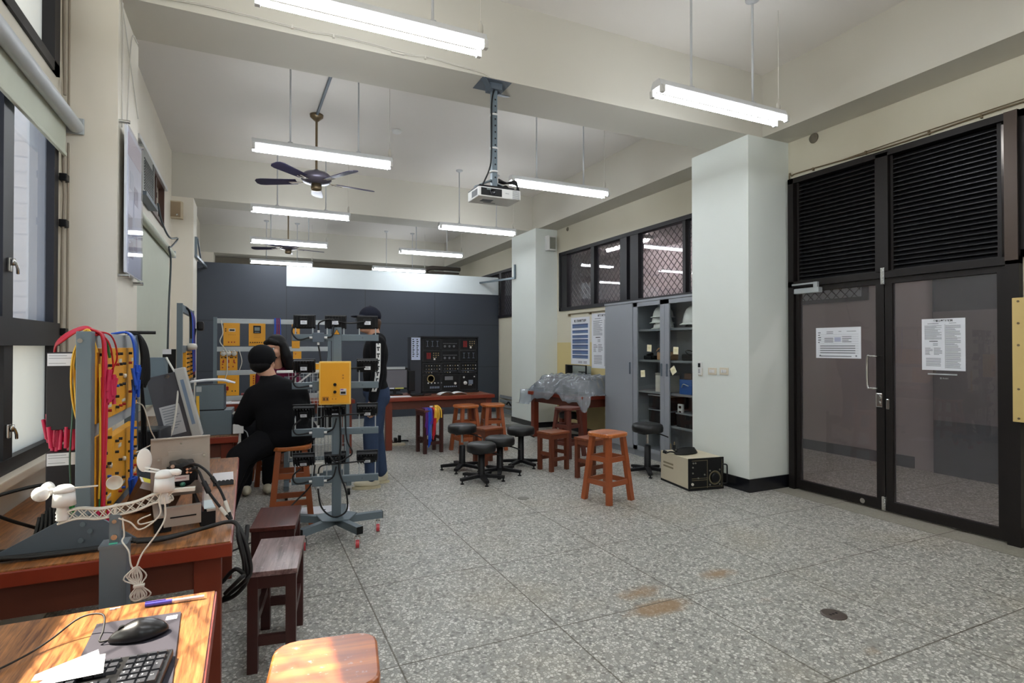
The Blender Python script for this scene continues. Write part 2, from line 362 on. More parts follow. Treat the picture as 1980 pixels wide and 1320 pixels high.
    L(m4.outputs[2], b.inputs['Base Color']); b.inputs['Roughness'].default_value = .42; b.inputs['Specular IOR Level'].default_value = .35
    return m
STAINS = []
for (u, v, a, bb, w) in [(1275, 1174, .24, .10, 1.2), (1235, 1146, .24, .10, .85), (1390, 1108, .17, .08, 1.0), (1480, 1158, .14, .07, .45), (1890, 1172, .05, .05, .6), (1010, 1045, .2, .1, .3), (620, 1100, .12, .12, .4), (1690, 1260, .09, .06, .55)]:
    p = onZ(u, v, 0); STAINS.append((p.x, p.y, a, bb, w))
FLOOR = _floor()
def _paint_right():
    m, nt, b = _new('right_wall_paint'); L = nt.links.new; N = nt.nodes.new
    tc = N('ShaderNodeTexCoord'); sx = N('ShaderNodeSeparateXYZ'); L(tc.outputs['Object'], sx.inputs[0])
    def M(op, a, bb):
        n = N('ShaderNodeMath'); n.operation = op; L(a, n.inputs[0])
        if isinstance(bb, (int, float)): n.inputs[1].default_value = bb
        else: L(bb, n.inputs[1])
        return n.outputs[0]
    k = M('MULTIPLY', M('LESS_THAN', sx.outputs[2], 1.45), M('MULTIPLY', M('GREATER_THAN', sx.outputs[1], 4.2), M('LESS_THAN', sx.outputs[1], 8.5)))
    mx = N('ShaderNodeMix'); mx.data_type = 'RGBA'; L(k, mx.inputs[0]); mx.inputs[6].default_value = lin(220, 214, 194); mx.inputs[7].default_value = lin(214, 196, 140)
    no = N('ShaderNodeTexNoise'); no.inputs['Scale'].default_value = 1.4; L(tc.outputs['Object'], no.inputs['Vector'])
    m2 = N('ShaderNodeMix'); m2.data_type = 'RGBA'; m2.blend_type = 'MULTIPLY'; m2.inputs[0].default_value = .12; L(mx.outputs[2], m2.inputs[6]); L(no.outputs['Fac'], m2.inputs[7])
    L(m2.outputs[2], b.inputs['Base Color']); b.inputs['Roughness'].default_value = .7; return m
RWALL = _paint_right()
def _tiles():
    m, nt, b = _new('outside_wall_tiles'); L = nt.links.new; N = nt.nodes.new
    tc = N('ShaderNodeTexCoord'); mp = N('ShaderNodeMapping'); mp.inputs['Rotation'].default_value = (PI/2, 0, PI/2); L(tc.outputs['Object'], mp.inputs['Vector'])
    br = N('ShaderNodeTexBrick'); br.inputs['Color1'].default_value = lin(206, 190, 172); br.inputs['Color2'].default_value = lin(214, 200, 186); br.inputs['Mortar'].default_value = lin(150, 138, 126)
    br.inputs['Scale'].default_value = 1; br.inputs['Mortar Size'].default_value = .006; br.inputs['Brick Width'].default_value = .24; br.inputs['Row Height'].default_value = .1
    sx = N('ShaderNodeSeparateXYZ'); L(tc.outputs['Object'], sx.inputs[0]); cb = N('ShaderNodeCombineXYZ'); L(sx.outputs[1], cb.inputs[0]); L(sx.outputs[2], cb.inputs[1]); L(cb.outputs[0], br.inputs['Vector'])
    L(br.outputs['Color'], b.inputs['Base Color']); b.inputs['Roughness'].default_value = .6; return m
TILEW = _tiles()
# ------------------------------------------------------------------ shell of the room
XL, XR, ZC, ZB = -.94, 4.85, 4.0, 3.40
def wall_x(name, x0, x1, y0, y1, z1, holes, mats, z0=0):       # wall along Y with rectangular openings (ya, yb, za, zb)
    g = G(); ys = sorted({y0, y1}|{h[0] for h in holes}|{h[1] for h in holes}); zs = sorted({z0, z1}|{h[2] for h in holes}|{h[3] for h in holes})
    for a, b in zip(ys, ys[1:]):
        run = None
        for c, d in zip(zs, zs[1:]):
            my, mz = (a+b)/2, (c+d)/2
            if any(h[0] < my < h[1] and h[2] < mz < h[3] for h in holes):
                if run is not None: g.box((x0, a, run), (x1, b, c)); run = None
            elif run is None: run = c
        if run is not None: g.box((x0, a, run), (x1, b, z1))
    return struct(g, name, mats)
g = G(); g.box((-1.06, -4.1, -.12), (7.0, 18.6, 0)); struct(g, 'floor', FLOOR)
g = G(); g.box((-1.06, -4.1, ZC), (4.97, 18.6, ZC+.12)); struct(g, 'ceiling', CEIL2)
for i, y in enumerate((-1.0, 3.88, 8.75, 13.62)):
    g = G(); g.box((XL, y, ZB), (XR, y+.5, ZC)); struct(g, 'trim_%d' % (i+1), CEIL)       # cross beams
g = G()
for a, b in ((-4, -1), (-.5, 3.88), (4.38, 8.75), (9.25, 13.62), (14.12, 18.5)): g.box((4.49, a, ZB), (XR, b, ZC))
struct(g, 'trim_5', CEIL)                                                              # edge beam along the right wall
RH = [(2.02, 3.85, 0, 3.02), (.2, 2.02, 2.0, 3.02), (4.9, 8.4, 1.985, 2.985), (9.6, 13.3, 1.985, 2.985)]
wall_x('wall_right', XR, 4.97, -4, 18.5, ZC, RH, RWALL)
LH = [(.9, 3.76, .84, 2.72), (.9, 3.76, 2.83, 3.8), (6.15, 7.9, 2.81, 3.3)]
wall_x('wall_left', -1.06, XL, -4, 18.5, ZC, LH, LWALL)
g = G(); g.box((-1.06, 18.5, 0), (4.97, 18.62, ZC)); struct(g, 'wall_back', CREAM)
g = G(); g.box((-1.06, -4.12, 0), (4.97, -4, ZC)); struct(g, 'wall_front', CREAM)
# columns
for i, (a, b, c, d, x) in enumerate(((4.30, XR, 3.88, 4.63, 0), (4.43, XR, 8.5, 9.46, 0), (4.43, XR, 13.5, 14.3, 0))):
    g = G(); g.box((a, c, 0), (b, d, ZB+.002 if i else ZB)); struct(g, 'trim_%d' % (6+i), WHITE)
for i, (c, d) in enumerate(((3.86, 4.5), (8.75, 9.3), (13.6, 14.2))):
    g = G(); g.box((XL, c, 0), (-.68, d, ZB)); struct(g, 'trim_%d' % (9+i), LWALL)
# skirting
g = G(); g.box((4.286, 3.866, 0), (XR, 3.88, .125)); g.box((4.286, 3.88, 0), (4.30, 4.63, .125)); struct(g, 'baseboard_column', SKIRT)
g = G(); g.box((4.416, 8.486, 0), (XR, 8.5, .09)); g.box((4.416, 8.5, 0), (4.43, 9.46, .09)); struct(g, 'baseboard_far_column', SKIRT)
g = G(); g.box((4.836, -3.99, 0), (XR, 2.0, .125)); g.box((4.836, 4.64, 0), (XR, 8.48, .09)); g.box((4.836, 9.47, 0), (XR, 10.99, .09)); struct(g, 'baseboard_right', SKIRT)
# partition across the room
g = G(); g.box((-.80, 11.0, 0), (4.84, 11.09, 2.84))
for z in (1.83, .95): g.box((-.80, 10.9985, z), (4.84, 11.0, z+.012), 1)
for x in (.62, 2.03, 3.42): g.box((x, 10.9985, 0), (x+.012, 11.0, 2.84), 1)
struct(g, 'wall_partition', [DARKP, SEAM])
g = G(); g.box((.625, 10.985, 2.48), (4.83, 10.999, 2.85)); struct(g, 'trim_12', WPAN)
# ---------------------------------------------------------------- corridor beyond the doors
g = G(); g.box((6.85, -4.1, 0), (6.97, 18.6, 3.3)); struct(g, 'wall_corridor', CORW)
g = G(); g.box((4.97, -4.1, 3.2), (6.85, 18.6, 3.3)); struct(g, 'ceiling_corridor', CORW)
g = G(); g.box((4.97, -4.12, 0), (6.85, -4.0, 3.2)); struct(g, 'wall_corridor_near', CORW)
g = G(); g.box((4.97, 18.5, 0), (6.85, 18.6, 3.2)); struct(g, 'wall_corridor_far', CORW)
g = G(); g.box((6.835, 3.85, 0), (6.85, 18.4, .13)); struct(g, 'baseboard_corridor', CORD)
d = sempty('door_3'); g = G(); g.box((6.80, 2.35, 0), (6.85, 3.63, 2.3)); g.box((6.79, 2.35, .58), (6.80, 3.62, 1.76), 1); g.make('panel', [CORD, mat('reflection_grey', (112, 110, 112), .35)], d)  # grey band paints a reflection in the door glass onto this door
g = G(); g.tube([(6.79, 2.7, .95), (6.75, 2.7, .95), (6.75, 2.7, 1.1), (6.79, 2.7, 1.1)], .01, k=1); g.make('handle', CHROME, d)
def grille(name, x, ya, yb, za, zb, step, r, mats, par=None):       # diamond security mesh in a plane x = const
    g = G(); H = zb-za; n = int((yb-ya+H)/step)+1
    for i in range(n+1):
        c = ya-H+i*step
        a0 = max(c, ya); a1 = min(c+H, yb)
        if a1 > a0: g.tube([(x, a0, za+(a0-c)), (x, a1, za+(a1-c))], r, 5, k=1)
        a0 = max(c, ya); a1 = min(c+H, yb)
        if a1 > a0: g.tube([(x+r*2, a0, zb-(a0-c)), (x+r*2, a1, zb-(a1-c))], r, 5, k=1)
    o = g.make(name, mats, par)
    if not par: o['kind'] = 'structure'
    return o
w = sempty('window_1')
g = G(); g.box((6.83, 4.36, 1.95), (6.85, 6.3, 2.62)); g.box((6.82, 4.44, 2.0), (6.83, 6.22, 2.56), 1); g.make('frame', [BLACKW, mat('corridor_pane', (158, 166, 170), .3)], w)
grille('mesh', 6.81, 4.44, 6.22, 2.0, 2.56, .12, .006, BLACKW, w)
def corr_fill(y, nm):  # added tube light, only there to brighten the corridor
    t = thing('corridor_fill_light', nm, 'light', (5.95, y, 3.2), 0, 'added corridor fill lights')
    g = G(); g.box((-.09, -.62, -.05), (.09, .62, -.001), 0, .01); g.make('housing', LAMPW, t)
    g = G(); g.cyl((0, -.58, -.075), (0, .58, -.075), .014); g.make('tube', CORFILL, t)
corr_fill(8.0, 'fill tube added in the corridor beyond the high side windows'); corr_fill(2.2, 'fill tube added in the corridor beyond the dark glazed doors')
# ---------------------------------------------------------------- high windows of the right wall
def hiwin(name, ya, yb, muls, panes):
    w = sempty(name); za, zb = 1.985, 2.985
    g = G(); f = .055
    g.box((4.825, ya, za), (4.93, yb, za+f)); g.box((4.825, ya, zb-f), (4.93, yb, zb)); g.box((4.825, ya, za), (4.93, ya+f, zb)); g.box((4.825, yb-f, za), (4.93, yb, zb)); g.make('frame', BLACKW, w)
    for a, b in muls:
        g = G(); g.box((4.835, a, za+f), (4.92, b, zb-f)); g.make('mullion', BLACKW, w)
    g = G(); g.box((4.885, ya+f, za+f), (4.89, yb-f, zb-f)); g.make('pane', GLASSW, w)
    grille('mesh', 4.955, ya+f, yb-f, za+f, zb-f, .11, .0045, mat('mesh_wire', (70, 66, 68), .5), w)
hiwin('window_2', 4.9, 8.4, [(7.33, 7.42), (6.50, 6.66), (6.24, 6.42), (5.32, 5.37), (8.15, 8.345)], 0)
hiwin('window_3', 9.6, 13.3, [(10.85, 10.95), (12.0, 12.1)], 0)
# ---------------------------------------------------------------- glazed double door and louvres
fr = sempty('trim_13'); g = G()
g.box((4.80, 3.79, 0), (4.93, 3.85, 3.02)); g.box((4.80, 2.02, 0), (4.93, 2.10, 3.02)); g.box((4.80, 2.02, 2.97), (4.93, 3.85, 3.02)); g.box((4.80, 2.02, 1.955), (4.93, 3.85, 2.01)); g.box((4.80, 2.895, 2.0), (4.93, 2.995, 3.0)); g.make('frame', BLACKF, fr)
g = G(); g.box((4.79, 2.022, 1.98), (4.80, 2.098, 3.02)); g.make('post_cover', mat('bronze_cover', (70, 58, 50), .4, .4), fr)
for i, (ya, yb) in enumerate(((3.0, 3.77), (2.135, 2.89))):
    w = sempty('window_%d' % (4+i)); g = G()
    g.box((4.83, ya-.005, 2.01), (4.9, ya+.02, 2.97)); g.box((4.83, yb-.02, 2.01), (4.9, yb, 2.97)); g.make('frame', BLACKF, w)
    g = G(); n = 25
    for k in range(n):
        z = 2.015+k*.95/n
        g.add([(4.835, ya, z), (4.835, yb, z), (4.835, yb, z+.006), (4.835, ya, z+.006), (4.885, ya, z+.034), (4.885, yb, z+.034), (4.885, yb, z+.040), (4.885, ya, z+.040)],
              [(0,1,2,3), (4,7,6,5), (3,2,6,7), (0,4,5,1), (0,3,7,4), (1,5,6,2)])
    g.make('louver', LOUV, w)
    g = G(); g.box((4.90, ya, 2.01), (4.91, yb, 2.97)); g.make('backing', BLACKW, w)
def leaf(name, ya, yb, ga, gb):
    d = sempty(name); g = G()
    g.box((4.825, ya, .012), (4.87, yb, .095), 0, .003); g.box((4.825, ya, 1.905), (4.87, yb, 1.95), 0, .003); g.box((4.825, ya, .09), (4.87, ga, 1.91), 0, .003); g.box((4.825, gb, .09), (4.87, yb, 1.91), 0, .003)
    g.make('frame', BLACKF, d); g = G(); g.box((4.846, ga-.005, .09), (4.852, gb+.005, 1.91)); g.make('pane', GLASSD, d); return d
d1 = leaf('door_1', 2.945, 3.785, 3.015, 3.745); d2 = leaf('door_2', 2.105, 2.938, 2.16, 2.88)
g = G(); a = onX(1674, 688, 4.80); b_ = onX(1674, 750, 4.80)
g.tube([(4.825, 2.985, 1.30), (4.77, 2.985, 1.30), (4.765, 3.02, 1.30), (4.765, 3.05, 1.285), (4.765, 3.05, 1.05), (4.765, 3.02, 1.03), (4.77, 2.985, 1.03), (4.825, 2.985, 1.03)], .0095, 10, k=3); g.make('handle', CHROME, d1)
g = G(); g.box((4.81, 2.955, .87), (4.825, 3.01, .99), 0, .012); g.cyl((4.81, 2.982, .905), (4.80, 2.982, .905), .014); g.cyl((4.81, 2.982, .955), (4.802, 2.982, .955), .016); g.make('lock', CHROME, d1)
g = G(); g.box((4.81, 2.90, .86), (4.825, 2.925, .945), 0, .005); g.make('strike', CHROME, d2)
g = G(); g.box((4.765, 3.50, 1.885), (4.825, 3.76, 1.935), 0, .008); g.box((4.79, 3.54, 1.97), (4.80, 3.80, 1.985)); g.box((4.775, 3.52, 1.935), (4.80, 3.56, 1.985)); g.make('closer', RAIL, d1)
for z0, z1 in ((1.90, 2.04), (.015, .13)):
    g = G(); g.box((4.795, 2.925, z0), (4.825, 2.957, z1), 0, .004)
    for k in range(5): g.cyl((4.79, 2.941, z0+.02+k*.022), (4.796, 2.941, z0+.02+k*.022), .012, n=10)
    g.make('bolt', CHROME, d2)
g = G(); g.cyl((4.825, 3.13, .05), (4.812, 3.13, .05), .022); g.make('floor_lock', CHROME, d1)
# window and wall to the right of the doors
w = sempty('window_6'); g = G(); g.box((4.82, 1.86, 2.0), (4.93, 2.02, 3.02)); g.box((4.82, .2, 2.0), (4.93, 2.02, 2.05)); g.box((4.82, .2, 2.97), (4.93, 2.02, 3.02)); g.make('frame', BLACKF, w)
g = G(); g.box((4.88, .2, 2.05), (4.885, 1.86, 2.97)); g.make('pane', GLASSW, w)
# ---------------------------------------------------------------- windows of the left wall
w = sempty('window_7'); g = G(); f = .07
g.box((-1.03, .9, .84), (-.925, 3.76, .90)); g.box((-1.03, .9, 2.67), (-.925, 3.76, 2.72)); g.box((-1.03, 3.69, .84), (-.925, 3.76, 2.72)); g.box((-1.03, .9, .84), (-.925, .97, 2.72)); g.box((-1.03, .9, 1.385), (-.915, 3.76, 1.505)); g.make('frame', BLACKW, w)
for a, b in ((3.03, 3.145), (2.36, 2.46), (1.30, 1.38)):
    g = G(); g.box((-1.0, a, 1.5), (-.93, b, 2.68)); g.make('stile', BLACKW, w)
for a, b in ((3.05, 3.15), (2.3, 2.4), (1.6, 1.7)):
    g = G(); g.box((-1.0, a, .89), (-.93, b, 1.39)); g.make('stile', BLACKW, w)
g = G(); g.box((-.965, 3.14, 1.5), (-.96, 3.69, 2.68)); g.box((-.985, 2.45, 1.5), (-.98, 3.04, 2.68)); g.make('pane', FROST, w)
g = G(); g.box((-.965, 3.14, .9), (-.96, 3.69, 1.39)); g.box((-.985, .95, .9), (-.98, 3.06, 1.39)); g.make('pane', FROST2, w)
for z in (1.73, 1.02):
    g = G(); g.box((-.93, 3.07, z-.03), (-.918, 3.10, z+.03), 0, .004); g.lathe([(0, 0), (.016, .002), (.016, .012), (0, .016)], (-.918, 3.085, z+.012), 14, 0, 'x'); g.tube([(-.905, 3.085, z+.01), (-.9, 3.092, z-.012), (-.902, 3.105, z-.035)], .006); g.make('latch', CHROME, w)
grille('grille', -1.05, .95, 2.42, 1.5, 2.69, .2, .0032, BLACKW, w)
w = sempty('window_8'); g = G(); g.box((-1.03, .9, 2.83), (-.925, 3.77, 2.885)); g.box((-1.03, 3.68, 2.83), (-.925, 3.77, 3.8)); g.box((-1.03, 2.98, 2.83), (-.93, 3.07, 3.8)); g.box((-1.03, .9, 3.74), (-.925, 3.77, 3.8)); g.make('frame', BLACKW, w)
g = G(); g.box((-.985, .9, 2.88), (-.98, 3.7, 3.75)); g.make('pane', FROST3, w)
g = G(); g.box((-.97, .9, .80), (-.88, 3.82, .84), 0, .006); struct(g, 'trim_14', LWALL)
w = sempty('window_9'); g = G(); g.box((-1.03, 6.92, 2.81), (-.92, 7.9, 2.85)); g.box((-1.03, 6.92, 3.26), (-.92, 7.9, 3.3)); g.box((-1.03, 7.86, 2.81), (-.92, 7.9, 3.3)); g.box((-1.02, 6.93, 2.83), (-.93, 7.0, 3.28)); g.box((-1.02, 7.28, 2.83), (-.93, 7.36, 3.28)); g.make('frame', mat('brown_frame', (70, 44, 36), .5), w)
g = G(); g.box((-.985, 6.95, 2.83), (-.98, 7.88, 3.28)); g.make('pane', FROST3, w)
g = G(); g.box((-.93, 7.30, 3.03), (-.915, 7.33, 3.09), 0, .004); g.make('latch', CHROME, w)
g = G(); g.box((-.94, 6.1, 3.29), (-.905, 8.06, 3.335), 0, .004); struct(g, 'trim_15', WPL)
# tiled building wall outside the left windows, heightened to block sun on panes
g = G(); g.box((-2.6, 3.42, -.1), (-2.4, 12.5, 5.8)); g.box((-2.4, 4.6, -.1), (-1.06, 4.8, 2.75)); struct(g, 'wall_outside', TILEW)
g = G(); g.box((-9, -4, -.14), (-1.07, 18, -.1)); struct(g, 'floor_outside', mat('paving', (150, 146, 138), .8))
# ------------------------------------------------------------------ lamps, fans and what hangs from the ceiling
def lamp():
    t = thing('fluorescent_light', '', 'light')
    g = G(); g.prism([(-.032, .03), (.032, .03), (.052, -.012), (.052, -.022), (-.052, -.022), (-.052, -.012)], -.615, .615)
    for i, p in enumerate(g.v): g.v[i] = Vector((p.z, p.x, p.y))
    g.make('housing', LAMPW, t)
    for s in (-1, 1):
        g = G(); g.cyl((-.585, s*.052, -.048), (.585, s*.052, -.048), .0155); g.make('tube', LIT, t)
        for x in (-.6, .6): g = G(); g.box((x-.014, s*.052-.016, -.07), (x+.014, s*.052+.016, -.02), 0, .004); g.make('lamp_holder', WPL, t)
    for x in (-.30, .30):
        g = G(); g.cyl((x, 0, .03), (x, 0, 4.0-3.17), .008, n=8); g.cyl((x, 0, .028), (x, 0, .045), .022, n=10); g.lathe([(.05, .83), (.05, .815), (.012, .795)], (x, 0, 0), 14); g.make('rod', RODM, t)
    return t
RODM = mat('rod_grey', (184, 186, 188), .5, .1)
L0 = lamp(); first = True
names = {(0, 3.05): 'long tube light with a pull cord, hung before the first beam', (1, 3.05): 'tube light hung nearest to the column and the louvers', (0, 5.41): 'tube light hung just above the near ceiling fan', (1, 5.41): 'tube light hung beside the white ceiling projector',
  (0, 7.88): 'tube light hung behind and below the near ceiling fan', (1, 7.88): 'tube light hung behind and below the white projector', (0, 10.25): 'tube light hung just in front of the far ceiling fan', (1, 10.25): 'tube light hung before the partition, above its white strip',
  (0, 12.75): 'tube light just behind the far ceiling fan, skimming the partition', (1, 12.75): 'tube light partly behind the white strip of the partition', (0, .62): 'tube light of the left row over the near desk', (1, .62): 'tube light of the right row behind the viewer', (0, -2.0): 'rearmost tube light added out of view, left row', (1, -2.0): 'rearmost tube light added out of view, right row'}  # rearmost pair is out of view, added for its light
for (k, y), lb in names.items():
    x = (.635, 3.13)[k]; o = L0 if first else dup(L0, (x, y, 3.17)); first = False
    o.location = (x, y, 3.17); o['label'] = lb; o['group'] = 'hanging fluorescent lights'
    if (k, y) == (0, 3.05):
        g = G(); g.tube([(.60, .02, .83), (.60, .02, .12)], .003, 6, k=1); g.lathe([(.004, .13), (.014, .10), (.016, .07), (.008, .045)], (.60, .02, 0), 10); g.make('pull_cord', GWP, o)
def fan(lb, loc, rot, cond=None):
    t = thing('ceiling_fan', lb, 'fan', loc, 0, 'ceiling fans')
    H = 4.0-loc[2]
    g = G(); g.lathe([(.0, H), (.075, H), (.07, H-.03), (.035, H-.06), (.02, H-.075), (.0, H-.075)]); g.make('canopy', BRASS, t)
    g = G(); g.cyl((0, 0, .1), (0, 0, H-.05), .013, n=10); g.make('rod', BRASS, t)
    g = G(); g.lathe([(.02, .13), (.05, .11), (.13, .085), (.165, .05), (.165, .01), (.14, -.02), (.06, -.035), (0, -.035)], n=28); g.make('motor', mat('fan_motor', (112, 108, 122), .35, .6), t)
    g = G(); g.lathe([(.055, -.03), (.06, -.09), (.05, -.11), (0, -.115)], n=18); g.make('switch_housing', BRASS, t)
    for k in range(5):
        a = rot+k*2*PI/5; c, s = math.cos(a), math.sin(a)
        g = G(); g.M = Matrix(((c, -s, 0, 0), (s, c, 0, 0), (0, 0, 1, 0), (0, 0, 0, 1))) @ Matrix.Rotation(math.radians(12), 4, 'X')
        P = [(.22, -.052), (.60, -.07), (.655, -.06), (.68, -.03), (.68, .03), (.655, .06), (.60, .07), (.22, .052)]
        g.prism(P, -.012, -.004); b = g.make('blade', FANB, t)
        g = G(); g.M = Matrix(((c, -s, 0, 0), (s, c, 0, 0), (0, 0, 1, 0), (0, 0, 0, 1)))
        g.bar((.12, 0, -.01), (.2, -.02, -.018), .03, .02, .006); g.bar((.2, -.02, -.018), (.3, -.025, -.018), .02, .02, .006); g.bar((.18, .01, -.018), (.3, .025, -.018), .02, .02, .006); g.make('blade_arm', BRASS, b)
    return t
FANB = mat('fan_blade', (66, 62, 92), .45, var=.1)
fan('nearer ceiling fan with five dark violet blades', (.69, 6.68, 3.25), math.radians(11))
fan('farther ceiling fan hanging above the dark partition', (.68, 11.45, 3.25), math.radians(13))
g = G(); a = onZ(622, 147, 3.98); g.tube([(.69, 6.66, 3.985), (.72, 5.2, 3.985), (.72, 4.40, 3.985)], .016, 8, k=1)
single(g, 'conduit', STEELD, 'grey conduit running along the ceiling to the near fan', 'pipe')
# projector on a slotted pole below the first beam
t = thing('projector', 'white ceiling projector on a slotted grey pole below the first beam', 'projector', (1.71, 3.98, 3.40))
g = G(); g.box((-.13, -.09, -.004), (.11, .11, 0)); g.box((-.05, -.05, -.05), (.05, .05, -.004)); g.bar((-.12, -.08, -.002), (-.03, -.02, -.06), .05, .04, .004); g.bar((.18, .12, -.01), (.03, .02, -.06), .03, .04, .004); g.make('mount_plate', STEELD, t)
g = G(); g.box((-.021, -.021, -.80), (.021, .021, -.03))
for k in range(13): g.cyl((.004, -.0215, -.12-k*.05), (.004, -.0225, -.12-k*.05), .007, n=8, m=1, sm=False)
g.make('pole', [STEEL, PLAST], t)
g = G()
for z in (-.24, -.50, -.68): g.lathe([(.033, z), (.035, z+.006), (.033, z+.012)], (0, 0, 0), 12)
g.make('cable_tie', WPL, t)
g = G(); g.box((-.14, -.05, -.812), (.15, .12, -.795)); g.bar((-.02, 0, -.74), (-.15, .03, -.80), .03, .03, .01, 1); g.bar((.0, .02, -.75), (.2, .06, -.80), .045, .045, .008, 1); g.make('bracket', [PLAST, STEEL], t)
g = G(); g.box((-.155, -.075, -.89), (.195, .155, -.815), 0, .008)
g.make('body', WPL, t)
b = t.children[-1]
g = G(); g.box((-.155, -.07, -.818), (.19, .15, -.808), 0, .004); g.make('top_cover', PLAST, b)
g = G(); g.box((-.135, -.079, -.880), (.035, -.074, -.824), 0, .002); g.lathe([(.022, -.078), (.024, -.088), (.018, -.088), (.016, -.082), (0, -.080)], (-.045, 0, -.853), 20, 1, 'y'); g.box((-.09, -.080, -.838), (-.055, -.0785, -.828), 2); g.make('lens_panel', [PLAST, SCREEN, LCDG], b)
g = G()
for k in range(9): g.box((.125, -.0765, -.885+k*.0075), (.185, -.0745, -.882+k*.0075), 0)
g.make('vents', GINK, b); g = G()
for k in range(10): g.box((-.1565, -.05+k*.012, -.878), (-.1545, -.044+k*.012, -.83), 0)
g.make('vents', GINK, b); g = G(); g.box((-.09, .0, -.8915), (.0, .07, -.8895), 0); g.box((-.05, .085, -.8915), (.05, .1, -.8895), 0); g.make('hatch', GINK, b)
g = G(); g.frame((.08, -.0755, -.85), (1, 0, 0), (0, 0, 1)); g.text('BENQ', .011, (0, 0, 0), 0, .0004); g.make('lettering', GINK, b)
g = G()
for k in range(4): g.tube([(.03, -.02, -.73-k*.008), (.08, -.05+k*.01, -.76), (.17, -.04, -.765+k*.01), (.20, -.02+k*.01, -.80), (.16, .02, -.80), (.1, .0, -.77-k*.006), (.06, .05, -.80)], .006, 6)
g.tube([(.0, -.03, -.02), (-.028, -.026, -.15), (-.03, -.026, -.45), (-.04, -.026, -.64), (-.10, -.0, -.80)], .006, 6); g.make('cable', PLAST, t)
# thin cables along the first beam and over the door
g = G()
for d in (0, .012): g.tube([onY(u, v-d*200, 3.868) for u, v in ((300, -6), (380, 8), (440, 22), (520, 42), (600, 62), (640, 68), (700, 82), (755, 97))]+[onY(u, v-d*150, 3.868) for u, v in ((800, 108), (825, 110), (880, 126), (930, 140), (947, 148))], .0035, 5)
g.box((onY(756, 99, 3.868)-Vector((0, .008, .008))), onY(782, 106, 3.868)+Vector((0, .008, .008)), 0, .004)
for u, v in ((645, 70), (822, 111), (565, 52)): p = onY(u, v, 3.868); g.box(p-Vector((.006, .008, .012)), p+Vector((.006, .008, .012)))
single(g, 'ceiling_cable', GWP, 'pale cables clipped along the near edge of the first beam', 'cable')
g = G(); g.tube([(4.84, 3.835, .5), (4.838, 3.866, 2.0), (4.838, 3.862, 3.0), (4.84, 3.83, 3.06), (4.838, 3.7, 3.07), (4.838, 2.9, 3.05), (4.838, 2.1, 3.07), (4.838, 1.2, 3.06)], .006, 6); g.tube([(4.838, 3.3, 3.062), (4.838, 2.6, 3.08), (4.838, 1.2, 3.10)], .004, 5)
for y in (3.6, 3.1, 2.6, 2.25): g.box((4.83, y-.006, 3.045), (4.85, y+.006, 3.075))
single(g, 'door_cable', mat('brown_cable', (120, 104, 78), .6), 'thin cable clipped along the wall above the louvers', 'cable')
for u, v, r, lb in ((1574, 267, .042, 'round dark pipe hole in the wall above the glazed doors'), (1098, 443, .03, 'small round dark hole above the high side windows')):
    p = onX(u, v, 4.85); g = G(); g.lathe([(r, -.012), (r+.006, -.004), (r, -.014)], (4.85, p.y, p.z), 20, 1, 'x'); g.lathe([(0, -.003), (r, -.003), (r, .0)], (4.85, p.y, p.z), 20, 0, 'x'); g.box((4.834, p.y-r, p.z-.004), (4.838, p.y+r, p.z+.004), 1)
    single(g, 'pipe_sleeve', [PLAST, mat('sleeve', (120, 112, 98), .6)], lb, 'pipe hole')
# speakers on the columns
t = thing('wall_speaker', 'cream wall speaker on the far left pillar', 'speaker', (-.885, 8.75, 3.205), 0, 'wall speakers')
g = G(); g.prism([(-.085, 0), (.085, 0), (.085, -.06), (.06, -.1), (-.06, -.1), (-.085, -.06)], -.115, .115); g.make('case', OFFW, t)
g = G(); g.box((-.062, -.104, -.1), (.062, -.0985, .1), 0, .003); g.make('grille', mat('speaker_cloth', (158, 138, 112), .8, bump=.3), t)
g = G(); g.lathe([(0, -.108), (.014, -.106), (.014, -.103)], (0.02, 0, -.07), 14, 0, 'y'); g.make('badge', CHROME, t)
t = thing('wall_speaker', 'white wall speaker with grey grille on the far right column', 'speaker', (4.70, 8.5, 3.15), 0, 'wall speakers')
g = G(); g.prism([(-.085, 0), (.085, 0), (.085, -.06), (.06, -.1), (-.06, -.1), (-.085, -.06)], -.125, .125); g.make('case', WPL, t)
g = G(); g.box((-.05, -.104, -.1), (.06, -.0985, .1), 0, .003); g.make('grille', mat('grey_cloth', (140, 142, 132), .8, bump=.3), t)
